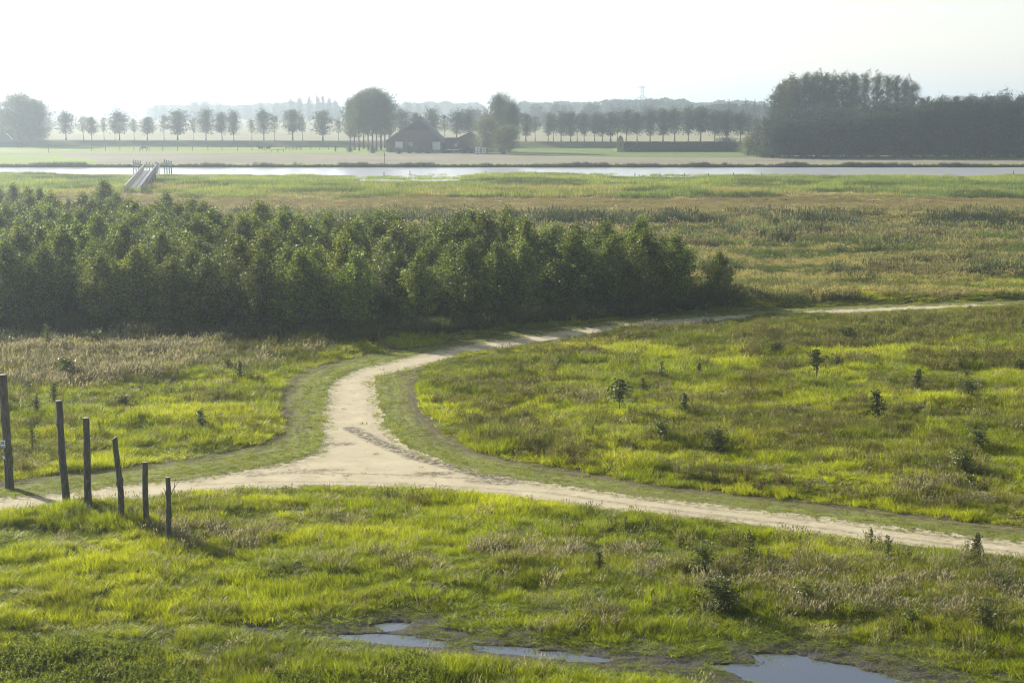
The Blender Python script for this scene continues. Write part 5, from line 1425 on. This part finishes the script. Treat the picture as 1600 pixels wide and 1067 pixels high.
# ------------------------------------------------------------------ footbridge and its river works
m_deck = simple('bridge_deck', (0.46, 0.45, 0.43), 0.8, 0.12, 5.0, 0.3)
m_rail = simple('bridge_rail', (0.40, 0.41, 0.41), 0.7, 0.12, 5.0, 0.2)
m_dk = simple('dark_timber', (0.08, 0.08, 0.08), 0.9, 0.2, 3.0)
NL, NR = at(196, 302, 0.5), at(219, 302, 0.5); FL, FR = at(226.5, 266.5, 2.0), at(244, 266.5, 2.0)
bo = empty('footbridge', ((NL.x + NR.x) / 2, NL.y, 0)); tag(bo, 'grey timber footbridge with plank rails climbing from the reeds to the river', 'footbridge')
O = bo.location
def L_(p): return Vector(p) - O
w = MB()
for i in range(64):
    t0, t1 = i / 64, (i + 0.88) / 64
    a, b, c1, d1 = L_(NL.lerp(FL, t0)), L_(NR.lerp(FR, t0)), L_(NR.lerp(FR, t1)), L_(NL.lerp(FL, t1))
    w.add([a, b, c1, d1] + [p - Vector((0, 0, 0.1)) for p in (a, b, c1, d1)], [(0, 1, 2, 3), (7, 6, 5, 4), (0, 4, 5, 1), (2, 6, 7, 3), (0, 3, 7, 4), (1, 5, 6, 2)])
w.build('deck', m_deck, bo)
for t in (0.38, 0.72):
    w = MB(); a = L_(NL.lerp(NR, t)); b = L_(FL.lerp(FR, t)); w.beam(a + Vector((0, 0, 0.02)), b + Vector((0, 0, 0.02)), 0.09, 0.05); w.build('deck_strip', m_dk, bo)
for (A, B, side) in ((NL, FL, -1), (NR, FR, 1)):
    w = MB(); w.beam(L_(A) + Vector((side * 0.1, 0, 1.25)), L_(B) + Vector((side * 0.1, 0, 1.25)), 0.15, 0.08); hr = w.build('handrail', m_rail, bo)
    w = MB()
    for zz in (0.25, 0.6, 0.95): w.beam(L_(A) + Vector((side * 0.12, 0, zz)), L_(B) + Vector((side * 0.12, 0, zz)), 0.05, 0.2)
    w.build('rail_boards', m_wood, bo)
    for i in range(15):
        p = L_(A.lerp(B, i / 14)) + Vector((side * 0.22, 0, 0)); w = MB(); w.box(p + Vector((0, 0, 0.45)), (0.13, 0.13, 1.7)); w.build('rail_post', m_wood, bo)
    w = MB(); w.beam(L_(A) + Vector((-side * 0.25, 0, -0.35)), L_(B) + Vector((-side * 0.25, 0, -0.35)), 0.3, 0.5); w.build('girder', m_dk, bo)
for i in range(6):
    for (A, B) in ((NL, FL), (NR, FR)):
        p = L_(A.lerp(B, (i + 0.5) / 6)); w = MB(); w.tube([(p.x, p.y, -1.9), (p.x, p.y, p.z - 0.2)], 0.16, 8); w.build('pile', m_dk, bo)
def fender(cx, py_top_plank, py_bot_plank, py_top_post, wpx, Y_, npost, nplank, lab, m1, skew, ndeep=3.0, grp='timber fenders in the river'):
    kk_ = Y_ / FPX
    o = empty('timber_fender', ((cx - 800) * kk_, Y_, -1.0)); tag(o, lab, 'fender', grp)
    zt, z1, z0 = zat(Y_, py_top_post) + 1, zat(Y_, py_top_plank) + 1, zat(Y_, py_bot_plank) + 1
    for i in range(npost):
        t = i / (npost - 1) - 0.5; w = MB(); w.tube([(t * wpx * kk_, t * skew, -0.8), (t * wpx * kk_, t * skew, zt - 0.3 * (t + .5))], 0.11, 8); w.build('pile', m1, o)
    for j in range(nplank):
        zz = z0 + (z1 - z0) * (j + 0.5) / nplank
        w = MB(); w.beam((-wpx * kk_ / 2 - 0.2, -skew / 2 - 0.2, zz), (wpx * kk_ / 2 + 0.2, skew / 2 - 0.2, zz - 0.3), 0.12, (z1 - z0) / nplank * 0.72); w.build('plank', m_rail, o)
fender(217.5, 253, 259, 249.5, 9, 340, 4, 2, 'pale planked timber fender left of the bridge head', m_wood, 1.0)
fender(265.5, 252.5, 258, 249.5, 12, 342, 4, 2, 'dark timber fender on piles right of the bridge head', m_dk, -1.0)
fender(237, 257, 260, 253, 8, 352, 3, 1, 'middle timber frame straight behind the bridge head', m_wood, 0.5)
fender(249, 256, 262, 253, 6, 348, 3, 2, 'low pale timber frame between bridge head and dark fender', m_wood, -0.8)
# stakes
def stake(px_, pb, hp, lab, grp, z=-0.5, name='water_stake', cat='stake', r_=0.10):
    p = at(px_, pb, z); H = hp * p.y / FPX
    o = empty(name, (p.x, p.y, z - 0.3)); tag(o, lab, cat, grp)
    w = MB(); w.tube([(0, 0, 0), (0.02, 0, H * 0.6), (0.0, 0, H + 0.3)], [r_, r_, r_ * 0.85], 7); w.build('shaft', m_post, o)
for k_, q in enumerate([600, 640.5, 759, 837, 852, 992, 1031, 1069, 1107, 1146, 1190, 1583]):
    stake(q, [275, 273, 273.5, 274, 276, 277, 277, 277, 277, 276, 276, 273.5][k_], 6.2, f"thin stake standing in the river, {ordn(k_ + 1)} from the left", 'stakes standing in the river')
for k_, q in enumerate([726, 790, 855, 918, 980, 1043, 1106, 1165]):
    stake(q, [326, 328, 329, 331, 331, 332, 333, 334][k_], 7.5, f"weathered fence stake in the tan grass strip, {ordn(k_ + 1)} from the left", 'fence stakes in the tan grass', 0.1, 'fence_stake', 'stake', 0.06)

# pylons with their wires
m_steel = simple('pylon_steel', (0.16, 0.17, 0.18), 0.6, 0.1, 1.0, 0.0)
pyl = [(281, 131.5, 2350, 'leftmost faint lattice pylon on the horizon'), (632.5, 133, 2350, 'middle faint lattice pylon, above the barn'), (1001, 134.5, 2100, 'clearest of the faint lattice pylons, above the row of trees')]
tops = []
for (px_, pt, Y_, lab) in pyl:
    x0 = (px_ - 800) / FPX * Y_; H = zat(Y_, pt)
    o = empty('lattice_pylon', (x0, Y_, 0)); tag(o, lab, 'pylon', 'lattice pylons on the horizon')
    w = MB(); hb = 3.6; ht = 1.3; nS = 8
    def cor(t, i): 
        hw = hb + (ht - hb) * t; return Vector(((-1, 1, 1, -1)[i] * hw, (-1, -1, 1, 1)[i] * hw, H * t))
    for i in range(4): w.beam(cor(0, i), cor(1, i), 0.5, 0.5)
    for s_ in range(nS):
        for i in range(4):
            w.beam(cor(s_ / nS, i), cor((s_ + 1) / nS, (i + 1) % 4), 0.28, 0.28); w.beam(cor((s_ + 1) / nS, i), cor(s_ / nS, (i + 1) % 4), 0.28, 0.28)
    w.build('lattice_tower', m_steel, o)
    for (zz, L) in ((0.95, 6.0), (0.62, 7.5)):
        w = MB(); w.beam((-L, 0, H * zz), (L, 0, H * zz), 0.7, 0.6); w.beam((-L, 0, H * zz), (0, 0, H * zz + 2.2), 0.4, 0.4); w.beam((L, 0, H * zz), (0, 0, H * zz + 2.2), 0.4, 0.4); w.build('crossarm', m_steel, o)
    tops.append((x0, Y_, H))
for j, (zz, L, nm) in enumerate(((0.95, 6.0, 'upper'), (0.62, 7.5, 'lower'))):
    w = MB()
    for (a, b) in ((0, 1), (1, 2)):
        A = Vector((tops[a][0], tops[a][1], tops[a][2] * zz)); B = Vector((tops[b][0], tops[b][1], tops[b][2] * zz))
        pts = [A.lerp(B, t) - Vector((0, 0, 7 * 4 * t * (1 - t))) for t in np.linspace(0, 1, 13)]
        w.tube(pts, 0.12, 4, cap=False)
    tag(w.build('power_line', m_steel), f"{nm} faint power line sagging between the pylons", 'power line', 'power lines')

# ------------------------------------------------------------------ log posts by the path
def mat_log():
    m, nt, b = mat('weathered_log')
    tc = nt.nodes.new('ShaderNodeTexCoord')
    mp_ = nt.nodes.new('ShaderNodeMapping'); mp_.inputs['Scale'].default_value = (9, 9, 1.6)
    nt.links.new(tc.outputs['Object'], mp_.inputs[0])
    n1 = noise(nt, 2.2, 6, 0.65, mp_.outputs[0], 0.6); n2 = noise(nt, 1.3, 3, 0.5, tc.outputs['Object'])
    c = ramp(nt, n1, [(0.3, (0.030, 0.027, 0.021)), (0.52, (0.085, 0.078, 0.060)), (0.72, (0.20, 0.185, 0.15))])
    c = mixc(nt, ramp(nt, n2, [(0.5, 0.0), (0.7, 0.6)]), c, (0.075, 0.085, 0.045))
    nt.links.new(c, b.inputs['Base Color']); b.inputs['Roughness'].default_value = 0.9
    bump(nt, b, n1, 0.8, 0.04)
    return m
m_log = mat_log(); m_cut = simple('cut_wood', (0.36, 0.31, 0.22), 0.85, 0.2, 20, 0.3, True)
POSTS = [(14, 762, 14, 585, 13.5, 'tallest log post at the far left, carrying two small route signs', [(0.28, 0.05), (0.62, -0.03)]),
         (104.5, 801, 99.5, 625.5, 11.5, 'second tall log post from the left, knobbly and leaning slightly', [(0.55, -0.05), (0.80, -0.06)]),
         (139.5, 811, 140.5, 652.5, 11.0, 'third log post from the left, straight and flat topped', [(0.62, -0.03)]),
         (190, 826, 187, 684, 9.5, 'fourth log post from the left, crooked with a slanted top and knot', [(0.48, -0.05), (0.52, 0.04)]),
         (229, 834, 230.5, 722, 9.5, 'fifth log post from the left, smooth with a pale cut top', []),
         (265, 854, 265.5, 745.5, 8.5, 'shortest log post, rightmost of the six, with a dead twig at its top', [(0.45, 0.05), (0.78, -0.05)])]
for k_, (pxb, pyb, pxt, pyt, wpx, lab, knots) in enumerate(POSTS):
    p = at(pxb, pyb); H = zat(p.y, pyt) ; kk_ = p.y / FPX
    zb = gz(p.x, p.y) - 0.15; H = H - zb
    dx = (pxt - pxb) * kk_
    rg = np.random.default_rng(60 + k_)
    o = empty('log_post', (p.x, p.y, zb)); tag(o, lab, 'post', 'log posts standing beside the path')
    nseg, nsd = 34, 18; r0 = wpx * kk_ / 2
    V, F = [], []
    kp = [(t, s, rg.uniform(0, 1)) for t, s in knots]
    for i in range(nseg + 1):
        t = i / nseg
        cx = dx * t + 0.032 * math.sin(5 * t + k_ * 2) * (0.5 + (k_ == 3) * 1.2); cy = 0.02 * math.sin(4 * t + k_)
        rr = r0 * (1.06 - 0.16 * t + 0.10 * math.exp(-t * 12))
        for j_ in range(nsd):
            a = 2 * math.pi * j_ / nsd
            q = rr * (1 + 0.05 * math.sin(3 * a + t * 6 + k_) + 0.07 * (float(vnoise(a * 2.2 + 5, t * 14, k_)) - 0.5) * 2)
            for (kt_, ks_, kr_) in kp:
                ka = 0.0 if ks_ > 0 else math.pi
                da = math.atan2(math.sin(a - ka), math.cos(a - ka))
                q += abs(ks_) * math.exp(-(da / 0.6) ** 2 - ((t - kt_) / 0.022) ** 2)
            zz = H * t
            if k_ == 3 and i == nseg: zz += 0.06 * math.cos(a)
            V.append((cx + q * math.cos(a), cy + q * math.sin(a), zz))
    for i in range(nseg):
        for j_ in range(nsd):
            j2 = (j_ + 1) % nsd; F.append((i * nsd + j_, i * nsd + j2, (i + 1) * nsd + j2, (i + 1) * nsd + j_))
    w = MB(); w.add(V, F); w.build('shaft', m_log, o, True)
    w = MB(); top = V[-nsd:]; c_ = Vector((0, 0, 0))
    for q in top: c_ += Vector(q)
    c_ /= nsd
    w.add(top + [tuple(c_ + Vector((0, 0, 0.015)))], [(j_, (j_ + 1) % nsd, nsd) for j_ in range(nsd)]); w.build('cut_top', m_cut, o)
    if k_ == 5:
        w = MB(); w.tube([(0.05, 0, H * 0.72), (0.22, -0.02, H * 0.84), (0.27, -0.02, H * 0.95), (0.30, 0, H * 1.0)], [0.02, 0.014, 0.01, 0.004], 5)
        w.tube([(0.22, -0.02, H * 0.84), (0.36, 0, H * 0.93), (0.48, 0, H * 0.97)], [0.01, 0.007, 0.003], 5); w.build('twig', m_log, o)
        w = MB(); w.tube([(-0.08, 0, H * 0.70), (-0.20, 0, H * 0.74), (-0.17, 0, H * 0.80)], [0.012, 0.009, 0.004], 5); w.build('twig', m_log, o)
    if k_ == 0:
        m_sw = simple('sign_white', (0.72, 0.76, 0.80), 0.4, 0.03, 5, 0.0); m_sb = simple('sign_blue', (0.10, 0.16, 0.30), 0.4, 0.05, 5, 0.0); m_sg = simple('sign_green', (0.16, 0.19, 0.13), 0.5, 0.1, 5, 0.0)
        yf = -r0 * 1.12
        def disc(w, cx, cz, r1, r2, yy0, n=20):
            vs = [(cx + r1 * math.cos(2 * math.pi * i / n), yy0, cz + r1 * math.sin(2 * math.pi * i / n)) for i in range(n)]
            if r2 == 0: w.add(vs, [tuple(range(n))]); return
            vs += [(cx + r2 * math.cos(2 * math.pi * i / n), yy0, cz + r2 * math.sin(2 * math.pi * i / n)) for i in range(n)]
            w.add(vs, [(i, (i + 1) % n, n + (i + 1) % n, n + i) for i in range(n)])
        zc = zat(p.y, 692) - zb; xc = -3.6 * kk_; W_, H_ = 7.2 * kk_, 11.5 * kk_
        w = MB(); w.box((xc, yf, zc), (W_, 0.012, H_)); s1 = w.build('route_sign', m_sw, o)
        w = MB(); disc(w, xc, zc + 0.045, W_ * 0.40, 0, yf - 0.009); w.build('sign_disc', m_sb, s1)
        w = MB(); w.add([(xc - 0.045, yf - 0.012, zc + 0.02), (xc + 0.01, yf - 0.012, zc + 0.035), (xc + 0.05, yf - 0.012, zc + 0.085), (xc - 0.01, yf - 0.012, zc + 0.06)], [(0, 1, 2, 3)])
        w.add([(xc - 0.05, yf - 0.012, zc + 0.06), (xc - 0.012, yf - 0.012, zc + 0.045), (xc - 0.02, yf - 0.012, zc + 0.08)], [(0, 1, 2)]); w.build('arrow_mark', m_sw, s1)
        w = MB(); w.box((xc, yf - 0.009, zc - H_ * 0.36), (W_ * 0.86, 0.006, H_ * 0.18)); w.build('sign_band', m_sb, s1)
        zc = zat(p.y, 710.5) - zb
        w = MB(); w.box((xc - 0.01, yf, zc), (W_ * 0.95, 0.012, H_ * 0.98)); s2 = w.build('route_sign', m_sg, o)
        w = MB(); w.add([(xc - 0.08, yf - 0.009, zc + 0.03), (xc - 0.03, yf - 0.009, zc + 0.01), (xc + 0.03, yf - 0.009, zc + 0.0), (xc + 0.075, yf - 0.009, zc - 0.125), (xc - 0.03, yf - 0.009, zc - 0.11), (xc - 0.04, yf - 0.009, zc - 0.03)], [(0, 1, 2, 3, 4, 5)]); w.build('white_emblem', m_sw, s2)

# ------------------------------------------------------------------ haze
hz = MB()
zb_, zt_ = -4.0, 56.0
hz.add([(x_, y_, z_) for z_ in (zb_, zt_) for (x_, y_) in ((-8200, -60), (8200, -60), (8200, 14300), (-8200, 14300))], [(3, 2, 1, 0), (4, 5, 6, 7), (0, 1, 5, 4), (1, 2, 6, 5), (2, 3, 7, 6), (3, 0, 4, 7)])
hm_ = bpy.data.materials.new('haze_air'); hm_.use_nodes = True
nt = hm_.node_tree; nt.nodes.clear()
pv = nt.nodes.new('ShaderNodeVolumePrincipled'); ou = nt.nodes.new('ShaderNodeOutputMaterial')
pv.inputs['Color'].default_value = (0.76, 0.88, 1.0, 1)
pv.inputs['Density'].default_value = HAZE_SIGMA
pv.inputs['Anisotropy'].default_value = 0.70
nt.links.new(pv.outputs[0], ou.inputs['Volume'])
tag(hz.build('haze', hm_), 'thin morning haze over the whole plain', None, None, 'stuff')
